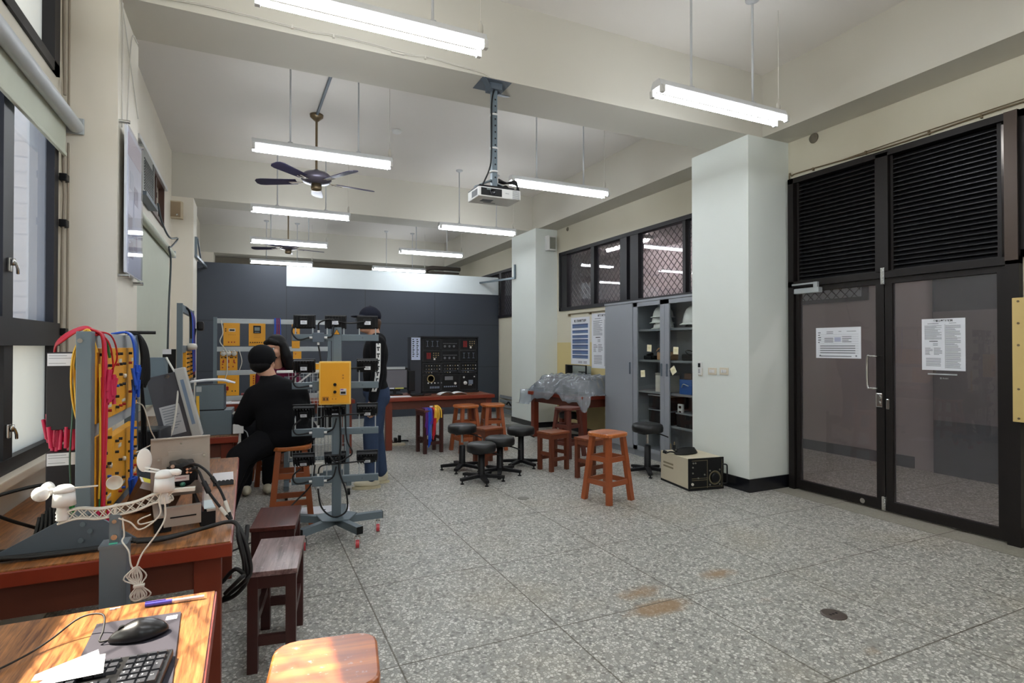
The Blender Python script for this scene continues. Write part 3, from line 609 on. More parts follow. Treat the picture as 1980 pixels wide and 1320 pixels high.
# door-side sensor, switches and remote on the column face
p = onX(1355, 712, 4.30); t = thing('remote_control', 'white air conditioner remote in a holder on the column', 'remote', (4.30, p.y, p.z), 0)
g = G(); g.frame((0, 0, 0), (0, -1, 0), (0, 0, 1)); g.box((-.024, -.07, 0), (.024, .07, .022), 0, .012); g.make('body', WPL, t)
g = G(); g.frame((0, 0, 0), (0, -1, 0), (0, 0, 1)); g.box((-.017, .012, .022), (.017, .055, .0235)); g.make('screen', PLAST, t)
g = G(); g.frame((0, 0, 0), (0, -1, 0), (0, 0, 1)); g.box((-.03, -.08, 0), (.03, .0, .012), 0, .008)
for i in range(3):
    for j in range(2): g.box((-.012+j*.014, -.045+i*.016, .022), (-.003+j*.014, -.036+i*.016, .0235), 1)
g.make('holder', [GWP, GINK], t)
for u, lb in ((1378, 'ivory switch plate nearer the remote on the column'), (1400.5, 'ivory switch plate nearer the column edge')):
    p = onX(u, 717.5, 4.30); t = thing('light_switch', lb, 'switch', (4.30, p.y, p.z), 0, 'switch plates'); g = G(); g.frame((0, 0, 0), (0, -1, 0), (0, 0, 1)); g.box((-.057, -.036, 0), (.057, .036, .008), 0, .005); g.box((-.036, -.018, .008), (.036, .018, .009), 0); g.make('plate', mat('ivory', (214, 206, 186), .4), t)
    for k in range(3):
        g = G(); g.frame((0, 0, 0), (0, -1, 0), (0, 0, 1)); g.box((-.034+k*.023, -.016, .008), (-.013+k*.023, .016, .0125), 0, .003); g.make('rocker', WPL, t)
# yellow notice board right of the doors
t = thing('notice_board', 'plain yellow board screwed to the wall beside the glazed doors', 'board', (4.788, 1.55, 1.29)); g = G(); g.box((-.03, -.55, -.425), (0, .495, .425), 0, .004); g.make('board', BRASSY, t)
for z in (-.40, -.2, .1, .25, .40): g = G(); g.cyl((-.03, .46, z), (-.033, .46, z), .008, n=8); g.make('screw', BRASS, t)
g = G(); g.cyl((0, .4, .3), (.061, .4, .3), .015); g.cyl((0, -.4, .3), (.061, -.4, .3), .015); g.box((0, -.5, -.38), (.061, .44, -.36)); g.make('spacer', BRASS, t)
# ------------------------------------------------------------------ papers on the door glass and the wall
def lines(g, x0, x1, y0, y1, n, m, k=.75, h=.0009, seed=1):
    r = random.Random(seed); dy = (y1-y0)/n
    for i in range(n):
        e = x1-(x1-x0)*(0 if r.random() < .6 else r.random()*.45); g.box((x0, y0+i*dy, .0002), (e, y0+i*dy+abs(dy)*.38, h), m)
def rules_sheet(g, w, h, title):
    g.box((-w/2, -h/2, -.0008), (w/2, h/2, 0), 0)
    g.text(title, h*.042, (0, h*.455, .0006), 1, .0003, bold=.0006)
    g.box((-w*.36, h*.40, 0), (-w*.1, h*.41, .0009), 2); g.box((w*.14, h*.405, 0), (w*.3, h*.413, .0009), 2)
    lines(g, -w*.43, -w*.03, h*.10, h*.38, 15, 2, seed=3); g.box((-w*.32, h*.055, 0), (-w*.12, h*.068, .0009), 1)
    lines(g, -w*.23, -w*.12, -h*.02, h*.035, 3, 2, seed=4); lines(g, -w*.42, -w*.24, -h*.20, -h*.05, 6, 2, seed=5); lines(g, -w*.21, -w*.02, -h*.20, -h*.05, 6, 2, seed=6); lines(g, -w*.40, -w*.05, -h*.42, -h*.25, 7, 2, seed=7)
    lines(g, w*.06, w*.40, -h*.45, h*.38, 38, 2, seed=8); g.box((w*.045, -h*.46, 0), (w*.05, h*.39, .0009), 2)
a = onX(1782, 617, 4.8455); b = onX(1868, 718, 4.8455); t = thing('notice_paper', 'tall white rules notice with a bold title on the door glass', 'paper', (4.8445, 2.515, 1.397))
g = G(); g.frame((0, 0, 0), (0, -1, 0), (0, 0, 1)); rules_sheet(g, .30, .40, '實習工場管理規則'); g.make('sheet', [PAPER, INK, GINK], t)
t = thing('notice_paper', 'wide white form taped on the door glass beside the handle', 'paper', (4.8445, 3.37, 1.415)); g = G(); g.frame((0, 0, 0), (0, -1, 0), (0, 0, 1)); w, h = .43, .28
g.box((-w/2, -h/2, -.0008), (w/2, h/2, 0), 0); lines(g, -w*.45, -w*.38, h*.0, h*.4, 5, 1, seed=2); lines(g, -w*.25, -w*.1, h*.3, h*.4, 2, 1, seed=3); lines(g, w*.02, w*.08, h*.36, h*.4, 1, 1); lines(g, w*.2, w*.4, h*.36, h*.4, 1, 1)
for k in range(9): g.box((-w*.44, h*(.27-k*.075), .0002), (w*.45, h*(.274-k*.075), .0009), 1)
lines(g, -w*.4, w*.38, -h*.34, -h*.04, 4, 1, seed=9); lines(g, -w*.3, -w*.1, h*.02, h*.2, 3, 1, seed=10); lines(g, w*.1, w*.3, h*.02, h*.24, 4, 1, seed=12); g.box((-w*.42, -h*.45, .0002), (w*.3, -h*.42, .0009), 1); g.cyl((-w*.4, -h*.42, 0), (-w*.4, -h*.42, .0009), .008, m=1, n=12); g.cyl((w*.4, -h*.42, 0), (w*.4, -h*.42, .0009), .008, m=1, n=12)
g.box((-.03, .01, .0002), (.03, .05, .0008), 2); g.make('sheet', [PAPER, GINK, mat('stamp_ink', (186, 190, 214), .8)], t)
g = G(); g.box((4.838, 2.42, 1.162), (4.8455, 2.62, 1.172), 0); g.frame((4.845, 2.51, 1.135), (0, -1, 0), (0, 0, 1)); g.text('推 PUSH', .016, (0, 0, .0), 0, .0004); single(g, 'door_sticker', RAIL, 'silver strip and small lettering below the right door notice', 'sticker')
p = onX(1120.5, 659, 4.83); t = thing('wall_poster', 'white poster with seven blue bands above the covered machine', 'poster', (4.845, 7.75, 1.475)); g = G(); g.frame((0, 0, 0), (0, -1, 0), (0, 0, 1)); w, h = .56, .76
g.box((-w/2, -h/2, -.004), (w/2, h/2, 0), 0, .001); g.text('電工機械實習流程', .046, (0, h*.42, .0006), 1, .0004, bold=.0008)
for k, (zz, hh) in enumerate(((.27, .075), (.16, .055), (.055, .055), (-.06, .08), (-.175, .08), (-.285, .07), (-.375, .06))):
    g.box((-w*.42, h*zz, .0002), (w*.42, h*zz+hh*.9, .0009), 2); g.box((-w*.42, h*zz+hh*.62, .0009), (w*.42, h*zz+hh*.9, .0014), 3); lines(g, -w*.3, w*.3, h*zz+.005, h*zz+hh*.5, 2, 4, h=.0014, seed=k)
lines(g, -w*.1, w*.12, -h*.47, -h*.42, 2, 1, seed=3); lines(g, w*.18, w*.36, -h*.47, -h*.42, 2, 1, seed=4); g.make('sheet', [PAPER, INK, BINK, mat('dark_blue_print', (74, 88, 124), .8), GINK], t)
t = thing('wall_poster', 'white rules poster half hidden by the tall grey cabinet', 'poster', (4.845, 7.10, 1.47)); g = G(); g.frame((0, 0, 0), (0, -1, 0), (0, 0, 1)); rules_sheet(g, .62, .84, '實習工場管理規則'); g.make('sheet', [PAPER, INK, GINK], t)
g = G(); g.box((4.825, 6.7, 1.915), (4.85, 8.1, 1.925))
for y in (8.07, 7.44): g.box((4.82, y-.02, 1.885), (4.85, y+.02, 1.925), 0, .003)
single(g, 'poster_rail', BRASS, 'slim metal rail with clips above the two wall posters', 'rail')
# ------------------------------------------------------------------ left wall: blinds, framed poster, air conditioner, boards
def roller(lb, y0, y1, z, drop, x=-.87):
    t = thing('roller_blind', lb, 'blind', (x, 0, z), 0, 'roller blinds of the left wall')
    g = G(); g.cyl((0, y0, 0), (0, y1, 0), .036, n=20); g.make('roll', mat('roller_case', (190, 194, 196), .5) if y0 < 3 else BLIND, t)
    g = G(); g.box((-.036, y0+.02, -drop), (-.032, y1-.06, 0)); g.box((-.042, y0+.02, -drop-.012), (-.026, y1-.06, -drop+.008), 0, .003); g.make('fabric', BLIND, t)
    g = G(); g.box((-.065, y1-.008, -.04), (.036, y1+.008, .05), 0, .004); g.box((-.065, y0, .042), (-.02, y1, .055)); g.make('bracket', RAIL, t)
    return t
roller('grey roller blind rolled up above the window with the dark stiles', .95, 3.85, 2.60, .175)
roller('pale roller blind drawn down beneath the window air conditioner', 5.6, 8.25, 2.54, 1.75)
t = thing('framed_poster', 'acrylic framed poster on standoffs on the pillar beside the roller blind', 'poster', (-.68, 0, 0))
A = (3.88, 4.37, 1.81, 2.665)
g = G(); g.box((.045, A[0], A[2]), (.049, A[1], A[3])); g.make('front_sheet', ACRY, t)
g = G(); g.box((.028, A[0], A[2]), (.040, A[1], A[3])); g.make('back_sheet', mat('poster_back', (224, 228, 234), .4), t)
g = G(); g.box((.040, A[0]+.03, A[3]-.16), (.042, A[1]-.03, A[3]-.03), 0)
rr = random.Random(4)
for k in range(9): y = A[0]+.04+rr.random()*.24; z = A[2]+.05+rr.random()*.5; g.box((.040, y, z), (.0415+k*.0001, y+.12, z+.1), 1+k % 2)
g.make('print', [mat('poster_pink', (216, 196, 200), .6), mat('poster_mauve', (168, 158, 176), .6), mat('poster_haze', (206, 212, 222), .6)], t)
for y in (A[0]-.015, A[1]-.03):
    for z in (A[2]-.02, A[3]+.015): g = G(); g.cyl((0, y+.02, z), (.055, y+.02, z), .011, n=12); g.make('standoff', CHROME, t)
g = G(); g.tube([(-.672, 3.93, 2.66), (-.672, 3.93, 3.39)], .004, 5, k=1); g.tube([(-.66, 3.99, 2.66), (-.672, 4.2, 3.3), (-.672, 4.42, 3.39)], .004, 5); g.tube([(-.672, 3.88, 3.4), (-.672, 4.45, 2.9)], .003, 5, k=1); single(g, 'pillar_wire', GWP, 'thin wires on the near left pillar above the framed poster', 'wire')
t = thing('air_conditioner', 'grey window air conditioner high on the left wall', 'air conditioner', (-.94, 6.53, 3.05))
g = G(); g.box((-.1, -.35, -.22), (.05, .33, .22), 0, .012); g.make('case', mat('ac_case', (150, 152, 148), .5), t)
g = G()
for k in range(12): g.box((.05, -.30, -.19+k*.026), (.056, .2, -.178+k*.026))
g.box((.05, .22, -.19), (.056, .31, .19)); g.make('grille', mat('ac_grille', (96, 98, 96), .5), t)
g = G(); g.box((-.02, -.37, -.26), (.08, .35, -.225)); g.make('shelf', STEELD, t)
g = G(); g.tube([(-.85, 6.8, 2.86), (-.82, 6.85, 2.68), (-.80, 7.3, 2.60), (-.76, 7.7, 2.66), (-.78, 7.3, 2.50), (-.76, 6.9, 2.42), (-.765, 7.1, 2.3), (-.77, 7.0, 1.8), (-.77, 6.9, 1.2)], .010, 6); single(g, 'hanging_cord', mat('dark_cord', (62, 70, 72), .5), 'dark cord hanging down the pale blind from the air conditioner', 'cord')
g = G(); g.tube([(-.94+.02, 3.79, 3.9), (-.915, 3.80, 3.0), (-.91, 3.80, 2.75)], .008, 6, k=1); g.tube([(-.90, 3.83, 3.9), (-.90, 3.83, 2.7)], .006, 6, k=1); g.tube([(-.915, 3.79, 2.45), (-.91, 3.80, 2.2), (-.915, 3.79, 1.9), (-.92, 3.80, .9)], .007, 6, k=1); g.tube([(-.9, 3.83, 2.5), (-.9, 3.83, 1.0)], .006, 6, k=1)
for z in (2.3, 2.05, 1.46): g.box((-.93, 3.78, z-.02), (-.895, 3.84, z+.02), 1, .004)
single(g, 'window_conduit', [mat('old_conduit', (150, 138, 122), .6), PLAST], 'thin conduits running down beside the near left window', 'pipe')
g = G(); g.bar((4.41, 9.29, 2.62), (4.41, 9.29, 2.88), .03); g.bar((4.41, 9.29, 2.635), (4.41, 11.0, 2.72), .035); single(g, 'bracket', STEEL, 'grey steel L bracket from the far right column to the partition', 'bracket')
g = G(); g.bar((-.66, 8.9, 2.62), (-.66, 8.9, 2.9), .03); g.bar((-.66, 8.9, 2.635), (-.66, 11.0, 2.75), .035); g.bar((-.65, 9.0, 2.9), (-.65, 9.6, 2.7), .02); single(g, 'bracket', STEEL, 'grey steel L bracket from the far left pillar to the partition', 'bracket')
g = G(); g.tube([(3.4, 13.2, 3.02), (3.7, 13.3, 3.08), (4.0, 13.4, 3.3), (4.3, 13.42, 3.33), (4.85, 13.45, 3.33)], .05, 8); g.box((4.0, 13.38, 3.2), (4.8, 13.48, 3.24)); single(g, 'cable_tray', mat('brown_tray', (84, 76, 70), .6), 'dark cable tray rising behind the white partition strip', 'cable tray')
g = G(); g.lathe([(0, -.035), (.05, -.03), (.06, -.012), (.06, 0)], (1.62, 6.75, 4.0), 20); single(g, 'smoke_detector', WPL, 'small white smoke detector on the ceiling beyond the first beam', 'detector')
# floor drains
for u, v, r, lb in ((1612, 1188, .062, 'round rusty floor drain near the glazed doors'), (1012, 963, .055, 'grey round floor plate before the swivel stools')):
    p = onZ(u, v, 0); g = G(); g.lathe([(r, .0005), (r, .003), (r-.01, .005), (0, .005)], (0, 0, 0), 28)
    if r > .06:
        for k in range(3): g.box((-.03+k*.022, -.006, .005), (-.018+k*.022, .006, .0056), 1)
    single(g, 'floor_drain', [mat('drain_iron', (92, 82, 76), .55, .4), PLAST] if r > .06 else [mat('drain_plate', (128, 126, 118), .5, .3), PLAST], lb, 'drain', (p.x, p.y, 0))
# ------------------------------------------------------------------ laboratory tables
TH = .70
def table(lb, x0, x1, y0, y1, top=WOODT, leg=.085, rz=0.0):
    cx, cy = (x0+x1)/2, (y0+y1)/2; t = thing('lab_table', lb, 'table', (cx, cy, 0), rz, 'laboratory tables'); a, b = (x1-x0)/2, (y1-y0)/2
    g = G(); g.box((-a+.006, -b+.006, TH-.004), (a-.006, b-.006, TH), 0); g.box((-a, -b, TH-.052), (a, b, TH-.004), 1, .004); g.make('tabletop', [top, EDGE], t)
    i = .035; g = G(); h = TH-.052
    for s in (-1, 1): g.box((-a+i+leg, s*(b-i-.01), h-.11), (a-i-leg, s*(b-i-.035), h)); g.box((s*(a-i-.01), -b+i+leg, h-.11), (s*(a-i-.035), b-i-leg, h))
    g.make('apron', APR, t)
    for sx in (-1, 1):
        for sy in (-1, 1):
            g = G(); X = sx*(a-i-leg/2); Y = sy*(b-i-leg/2); g.box((X-leg/2, Y-leg/2, 0), (X+leg/2, Y+leg/2, h), 0, .004); g.make('leg', LEGW, t)
    return t
table('sunlit wood laminate desk with a mouse and a keyboard on it', -.90, -.076, .12, 1.785)
table('wood laminate table with the near yellow training rack and wind sensors', -.90, -.048, 2.20, 3.87)
table('table behind the motor plate carrying two stacked grey boxes', -.90, -.066, 4.79, 6.5)
table('table under the left end of the tall yellow module rack', -.66, -.085, 7.43, 8.2, WOODX)
table('table under the right end of the tall yellow module rack', -.06, 1.25, 7.43, 8.2, WOODX)
table('red brown table before the partition carrying the black instrument rack', 1.62, 3.21, 7.43, 8.2, WOODX)
table('red brown table by the right wall with the film covered machine', 4.003, 4.703, 6.545, 7.835, WOODX, .085, math.radians(8))
# ------------------------------------------------------------------ stools
def tall_stool(lb, loc, rz, seat=ORW, leg=ORL, w=.30, H=.61, oct_=True):
    t = thing('wooden_stool', lb, 'stool', loc, rz, 'tall wooden stools')
    h = w/2; c = .085 if oct_ else .05
    P = []
    for (sx, sy) in ((1, -1), (1, 1), (-1, 1), (-1, -1)):
        cx, cy = sx*(h-c), sy*(h-c); base = {(1, -1): -90, (1, 1): 0, (-1, 1): 90, (-1, -1): 180}[(sx, sy)]
        for k in range(5): q = math.radians(base+k*22.5); P.append((cx+c*math.cos(q), cy+c*math.sin(q)))
    g = G(); g.prism(P, H-.035, H, 0, .008); g.make('seat', seat, t)
    tp, bt = .095, .148
    def at(z): return bt+(tp-bt)*z/(H-.035)
    for sx in (-1, 1):
        for sy in (-1, 1): g = G(); g.bar((sx*bt, sy*bt, 0), (sx*tp, sy*tp, H-.035), .044, .042); g.make('leg', leg, t)
    for z in (H*.28, H*.62):
        k = at(z)
        for s in (-1, 1):
            g = G(); g.box((-k+.015, s*k-.009, z-.022), (k-.015, s*k+.009, z+.022), 0, .002); g.make('rail', leg, t)
            g = G(); g.box((s*k-.009, -k+.015, z-.022), (s*k+.009, k-.015, z+.022), 0, .002); g.make('rail', leg, t)
    return t
st = tall_stool('orange wooden stool standing alone in front of the grey cabinet', (2.95, 4.255, 0), math.radians(14))
dup(st, (2.62, 7.03, 0), math.radians(6), 'orange wooden stool at the far table, left of the pair')
dup(st, (2.99, 7.0, 0), math.radians(-8), 'orange wooden stool at the far table, right of the pair')
dup(st, (.315, 4.80, 0), math.radians(-4), 'orange wooden stool the seated man in black sits on')
dup(st, (.20, 6.27, 0), math.radians(10), 'orange wooden stool hidden under the seated woman in maroon')
tall_stool('dark brown round wooden stool before the right table', (3.66, 6.15, 0), math.radians(20), mat('dark_round_seat', (98, 50, 40), .4), mat('dark_round_leg', (92, 46, 36), .45), .28, .62)
tall_stool('orange stool with scratched half sunlit seat beside the sunlit desk', (.165, 1.38, 0), math.radians(-9), ORW, ORL, .245, .645, False)
def low_stool(lb, loc, rz, w, d, H=.43, seat=BRW, leg=BRL):
    t = thing('low_wooden_stool', lb, 'stool', loc, rz, 'low box stools'); a, b = w/2, d/2
    g = G(); g.box((-a, -b, H-.022), (a, b, H), 0, .003); g.make('seat', seat, t)
    L = .042; i = .006
    for sx in (-1, 1):
        for sy in (-1, 1): X, Y = sx*(a-i-L/2), sy*(b-i-L/2); g = G(); g.box((X-L/2, Y-L/2, 0), (X+L/2, Y+L/2, H-.022), 0, .002); g.make('leg', leg, t)
    for s in (-1, 1):
        g = G(); g.box((-a+i+L, s*(b-i-.012)-.009, H-.075), (a-i-L, s*(b-i-.012)+.009, H-.022)); g.box((s*(a-i-.012)-.009, -b+i+L, H-.075), (s*(a-i-.012)+.009, b-i-L, H-.022)); g.make('apron', leg, t)
        g = G(); g.box((-a+i+L-.01, s*(b-i-L/2)-.011, .11), (a-i-L+.01, s*(b-i-L/2)+.011, .15)); g.make('rail', leg, t)
        g = G(); g.box((s*(a-i-L/2)-.011, -b+i+L-.01, .17), (s*(a-i-L/2)+.011, b-i-L+.01, .21)); g.make('rail', leg, t)
    return t
low_stool('low dark stool with a worn whitish seat beside the wood table', (.128, 2.82, 0), math.radians(-9), .205, .44, .43, DKG, DKL)
low_stool('low dark red stool just behind the worn whitish one', (.152, 3.43, 0), math.radians(-9), .225, .40, .43, DKW, DKL)
lb = low_stool('low brown box stool between the swivel stools and the grey cabinet', (3.12, 5.56, 0), math.radians(15), .29, .24)
dup(lb, (3.28, 5.02, 0), math.radians(12), 'low brown box stool hidden behind the lone orange stool')
dup(lb, (2.57, 6.15, 0), math.radians(18), 'low brown box stool behind the swivel stools')
low_stool('low dark brown stool draped with coloured test leads', (2.16, 7.16, 0), math.radians(10), .29, .26, .56, DKW, DKL)
def swivel(lb, loc, H, r=.16, rz=0.0):
    t = thing('swivel_stool', lb, 'stool', loc, rz, 'black swivel stools')
    g = G(); g.lathe([(0, H-.092), (r*.92, H-.092), (r, H-.082), (r*1.02, H-.04), (r*.97, H-.012), (r*.82, H), (0, H+.003)], n=30); g.make('seat', mat('black_vinyl', (13, 14, 16), .42, bump=.05), t)
    g = G(); g.box((-.09, -.05, H-.11), (.09, .05, H-.09)); g.tube([(.03, -.03, H-.105), (.11, -.07, H-.115), (.19, -.12, H-.15)], .007, 8); g.make('lever', PLAST, t)
    g = G(); g.cyl((0, 0, .3*H/.5), (0, 0, H-.07), .014); g.make('piston', CHROME, t)
    g = G(); g.lathe([(.045, .04), (.045, .075), (.036, .09), (.034, H-(.24 if H > .5 else .12)), (.026, H-(.235 if H > .5 else .115)), (0, H-(.235 if H > .5 else .115))], n=18); g.make('column', PLAST, t)
    for k in range(5):
        a = k*2*PI/5+.3; c, s = math.cos(a), math.sin(a); g = G(); g.bar((c*.02, s*.02, .062), (c*.24, s*.24, .045), .055, .042, .034); g.make('base_leg', PLASTM, t)
        g = G(); g.lathe([(.020, 0), (.020, .008), (.008, .012), (.008, .034)], (c*.225, s*.225, 0), 12); g.make('glide', PLAST, t)
    return t
swivel('black swivel stool before the orange pair, tallest of its cluster', (2.18, 5.97, 0), .51)
swivel('black swivel stool in the very front of its cluster', (2.17, 5.37, 0), .395, .15, .5)
swivel('black swivel stool right behind the front one of its cluster', (2.47, 5.58, 0), .41, .16, .2)
swivel('black swivel stool between its cluster and the low brown stool', (2.87, 5.88, 0), .455, .16, .9)
swivel('black swivel stool with silver piston beside the beige instrument', (3.94, 4.93, 0), .545, .165, .1)
swivel('black swivel stool pushed under the film covered table', (4.33, 7.25, 0), .41, .14, .7)
# ------------------------------------------------------------------ cabinet by the right column
def shelfset(t, y0, y1, zs):
    for z in zs: g = G(); g.box((4.49, y0, z-.012), (4.84, y1, z+.012)); g.make('shelf', CABIN, t)
t = thing('steel_cabinet', 'tall grey steel cabinet with glazed doors beside the column', 'cabinet')
y0, y1 = 4.66, 5.85
g = G(); g.box((4.47, y0, .07), (4.845, y0+.015, 1.95)); g.box((4.47, y1-.015, .07), (4.845, y1, 1.95)); g.box((4.83, y0, .07), (4.845, y1, 1.95)); g.box((4.44, y0, 1.94), (4.845, y1, 1.965)); g.box((4.47, y0, .07), (4.845, y1, .09)); g.box((4.48, y0, 0), (4.84, y1, .07)); g.make('carcass', CAB, t)
shelfset(t, y0+.015, y1-.015, (.44, .82, 1.205, 1.585))
for a, b, hy in ((5.253, 5.845, 5.30), (4.664, 5.25, 5.205)):
    d = G(); d.box((4.447, a, .085), (4.468, a+.075, 1.935)); d.box((4.447, b-.08, .085), (4.468, b, 1.935)); d.box((4.447, a, .085), (4.468, b, .135)); d.box((4.447, a, 1.885), (4.468, b, 1.935)); d = d.make('door', CAB, t)
    g = G(); g.box((4.455, a+.07, .13), (4.459, b-.075, 1.89)); g.make('pane', CABG, d)
    g = G(); g.box((4.438, hy-.012, 1.03), (4.448, hy+.012, 1.18), 0, .004); g.make('handle', STEELD, d)
t = thing('steel_cabinet', 'tall grey steel cabinet with one plain blank door', 'cabinet'); g = G(); g.box((4.47, 5.855, .07), (4.845, 6.475, 1.94)); g.box((4.44, 5.855, 1.94), (4.845, 6.475, 1.965)); g.box((4.48, 5.855, 0), (4.84, 6.475, .07)); g.make('carcass', CAB, t)
g = G(); g.box((4.447, 5.86, .085), (4.468, 6.47, 1.935), 0, .003); d = g.make('door', CAB, t); g = G(); g.box((4.44, 5.90, 1.03), (4.449, 5.925, 1.18), 0, .003); g.make('handle', STEELD, d)
# what stands in the cabinet
def helmet(lb, loc, rz=0, m=WPL):
    t = thing('safety_helmet', lb, 'helmet', loc, rz, 'white safety helmets'); g = G(); g.lathe([(.125, 0), (.122, .03), (.112, .07), (.088, .11), (.05, .135), (0, .143)], n=26); g.lathe([(.122, .0), (.15, -.006), (.152, .0), (.122, .01)], n=26); g.make('shell', m, t)
    g = G(); g.tube([(-.1, .02, .0), (-.09, .05, -.012), (0, .11, -.012), (.1, .06, -.01)], .006); g.make('strap', PLAST, t); return t
hm = helmet('white helmet at the top of the stack behind the left glass', (4.64, 5.50, 1.745)); dup(hm, (4.64, 5.52, 1.675), .4, 'white helmet in the middle of the stack behind the left glass'); dup(hm, (4.64, 5.49, 1.605), .9, 'white helmet at the bottom of the stack behind the left glass')
h2 = dup(hm, (4.68, 4.98, 1.64), .3, 'large white helmet upright behind the right glass'); h2.scale = (1.2, 1.2, 1.6)
g = G(); g.box((-.1, -.09, 0), (.1, .08, .1), 0, .02); g.sheet(lambda a, b: (-.1+.2*a, .09-.19*b+.02*math.sin(7*a), .1+.05*math.sin(5*a+3*b)), 8, 6, .004); single(g, 'paper_bag', BAGB, 'crumpled brown paper bag on the cabinet shelf', 'bag', (4.62, 5.40, 1.217))
g = G(); g.box((-.08, -.07, 0), (.08, .07, .05), 0, .01); g.cyl((-.05, .03, .05), (.03, .03, .07), .02); single(g, 'black_tool', PLAST, 'small dark tool left of the brown paper bag', 'tool', (4.6, 5.66, 1.217))
t = thing('power_unit', 'white metal box with lid behind the left glass', 'box', (4.62, 5.40, .832)); g = G(); g.box((-.11, -.09, 0), (.11, .09, .2), 0, .004); g.make('case', GWP, t); g = G(); g.box((-.11, -.095, .2), (.115, .095, .23), 0, .004); g.make('lid', mat('lid_grey', (132, 130, 124), .5), t)
t = thing('test_box', 'blue equipment box behind the right glass', 'box', (4.62, 4.98, .832)); g = G(); g.box((-.1, -.1, 0), (.1, .1, .17), 0, .006); g.make('case', BLUEB, t); g = G(); g.tube([(-.1, -.05, .1), (-.13, .0, .12), (-.1, .06, .08)], .005); g.make('cable', GWP, t); g = G(); g.box((-.06, -.05, .17), (.06, .07, .24), 0, .01); g.make('top_unit', mat('brown_unit', (92, 70, 56), .6), t)
for k, (y, z, lb) in enumerate(((5.42, .63, 'upper dark drawer tray behind the left glass'), (5.42, .452, 'lower dark drawer tray behind the left glass'), (4.92, .452, 'dark tray with leads behind the right glass'))):
    t = thing('storage_tray', lb, 'tray', (4.65, y, z), 0, 'dark trays in the cabinet'); g = G(); g.box((-.14, -.2, 0), (.14, .2, .15), 0, .01); g.make('tray', PLASTM, t); g = G(); g.box((-.15, -.2, .15), (.14, .2, .163)); g.make('rim', CABIN, t)
t = thing('plug_strip', 'white plug strip standing behind the right glass', 'plug strip', (4.56, 5.10, .452), math.radians(8)); g = G(); g.box((-.015, -.035, 0), (.015, .035, .26), 0, .004); g.make('body', WPL, t); g = G()
for k in range(4): g.box((-.017, -.018, .03+k*.06), (-.0145, .018, .06+k*.06))
g.make('socket', PLAST, t)
g = G(); g.box((-.1, -.12, 0), (.1, .12, .08), 0, .02); g.tube([(-.1, -.05, .05), (-.12, .02, .1), (-.05, .06, .12), (.05, .02, .09)], .006); single(g, 'dark_gear', PLAST, 'dark gear lying behind the right glass under the helmet', 'gear', (4.64, 4.95, 1.217))
for (y, z, r, lb) in ((5.535, 1.362, 3, 'sticky note higher on the left glass door'), (5.66, 1.045, -4, 'sticky note lower on the left glass door'), (5.062, 1.335, 2, 'sticky note higher on the right glass door'), (5.105, 1.105, -32, 'tilted sticky note lower on the right glass door')):
    g = G(); g.M = Matrix.Rotation(math.radians(r), 4, 'X'); g.box((-.0015, -.042, -.042), (0, .042, .042)); lines(g, -.02, .02, -.01, .02, 0 or 1, 0) if False else None
    g.box((-.0022, -.025, -.006), (-.0015, .02, -.002), 1); g.box((-.0022, -.025, .008), (-.0015, .025, .012), 1); single(g, 'sticky_note', [POSTIT, mat('note_ink', (200, 190, 120), .8)], lb, 'note', (4.4545, y, z), 0, 'yellow sticky notes')
# beige power instrument on the floor
t = thing('power_source', 'beige power instrument with black dial face on the floor', 'instrument', (3.81, 4.15, 0), math.radians(-8.5))
w, d, h = .385, .50, .305
g = G(); g.box((0, .012, .02), (w, d, h), 0, .004); g.box((-.001, .012, .0), (w+.001, d, .02), 1)
for z in (.19, .155): g.box((-.0015, .27, z), (.001, .45, z+.018), 2)
g.make('case', [BEIGE, PLAST, mat('vent_brown', (132, 122, 98), .7)], t)
g = G(); g.box((-.004, 0, .0), (w+.004, .014, h+.004), 0, .003)
for z in (.285, .115, .098): g.box((.03, -.0015, z), (.20, .001, z+.004), 1)
g.box((.2, -.0015, .02), (.204, .001, .29), 1); g.box((.365, -.0015, .02), (.368, .001, .29), 1); g.box((.015, -.0015, .03), (.365, .001, .033), 1)
g.lathe([(.066, -.001), (.068, -.004), (.060, -.004), (.058, -.001)], (.285, 0, .115), 30, 1, 'y'); g.lathe([(.05, 0), (.046, -.018), (.03, -.02), (0, -.02)], (.285, 0, .115), 24, 0, 'y')
for k in range(14): q = 2*PI*k/14; g.box((.285+.063*math.cos(q)-.003, -.005, .115+.063*math.sin(q)-.003), (.285+.063*math.cos(q)+.003, -.004, .115+.063*math.sin(q)+.003), 2)
for x, z in ((.23, .185), (.23, .05), (.34, .05), (.34, .19), (.04, .225), (.04, .17), (.17, .15), (.045, .265), (.07, .265), (.1, .12)): g.cyl((x, .001, z), (x, -.006, z), .008, n=10, m=2)
g.cyl((.035, 0, .065), (.035, -.008, .065), .013, m=3, n=14); g.make('face', [PLAST, mat('gold_print', (120, 112, 86), .6), mat('dim_print', (112, 112, 104), .5), GWP], t)
g = G(); g.tube([(w-.01, 0, .24), (w+.02, -.02, .235), (w+.022, -.025, .2), (w+.022, -.025, .1), (w+.018, -.02, .06), (w-.01, 0, .055)], .007, 8, k=3); g.make('handle', PLAST, t)
t = thing('cable_coil', 'black power cord with plugs coiled on the beige instrument', 'cord', (3.98, 4.38, .305)); g = G()
for k in range(5): g.tube([(.13*math.cos(q)*(1-.06*k), .055*math.sin(q)*(1-.08*k), .012+.010*k) for q in [2*PI*i/16 for i in range(17)]], .010, 8, k=2)
g.tube([(-.12, .02, .02), (-.17, .03, .03), (-.2, .05, .02)], .008); g.tube([(-.1, .0, .03), (-.16, -.01, .05)], .008); g.make('coil', RUB, t)
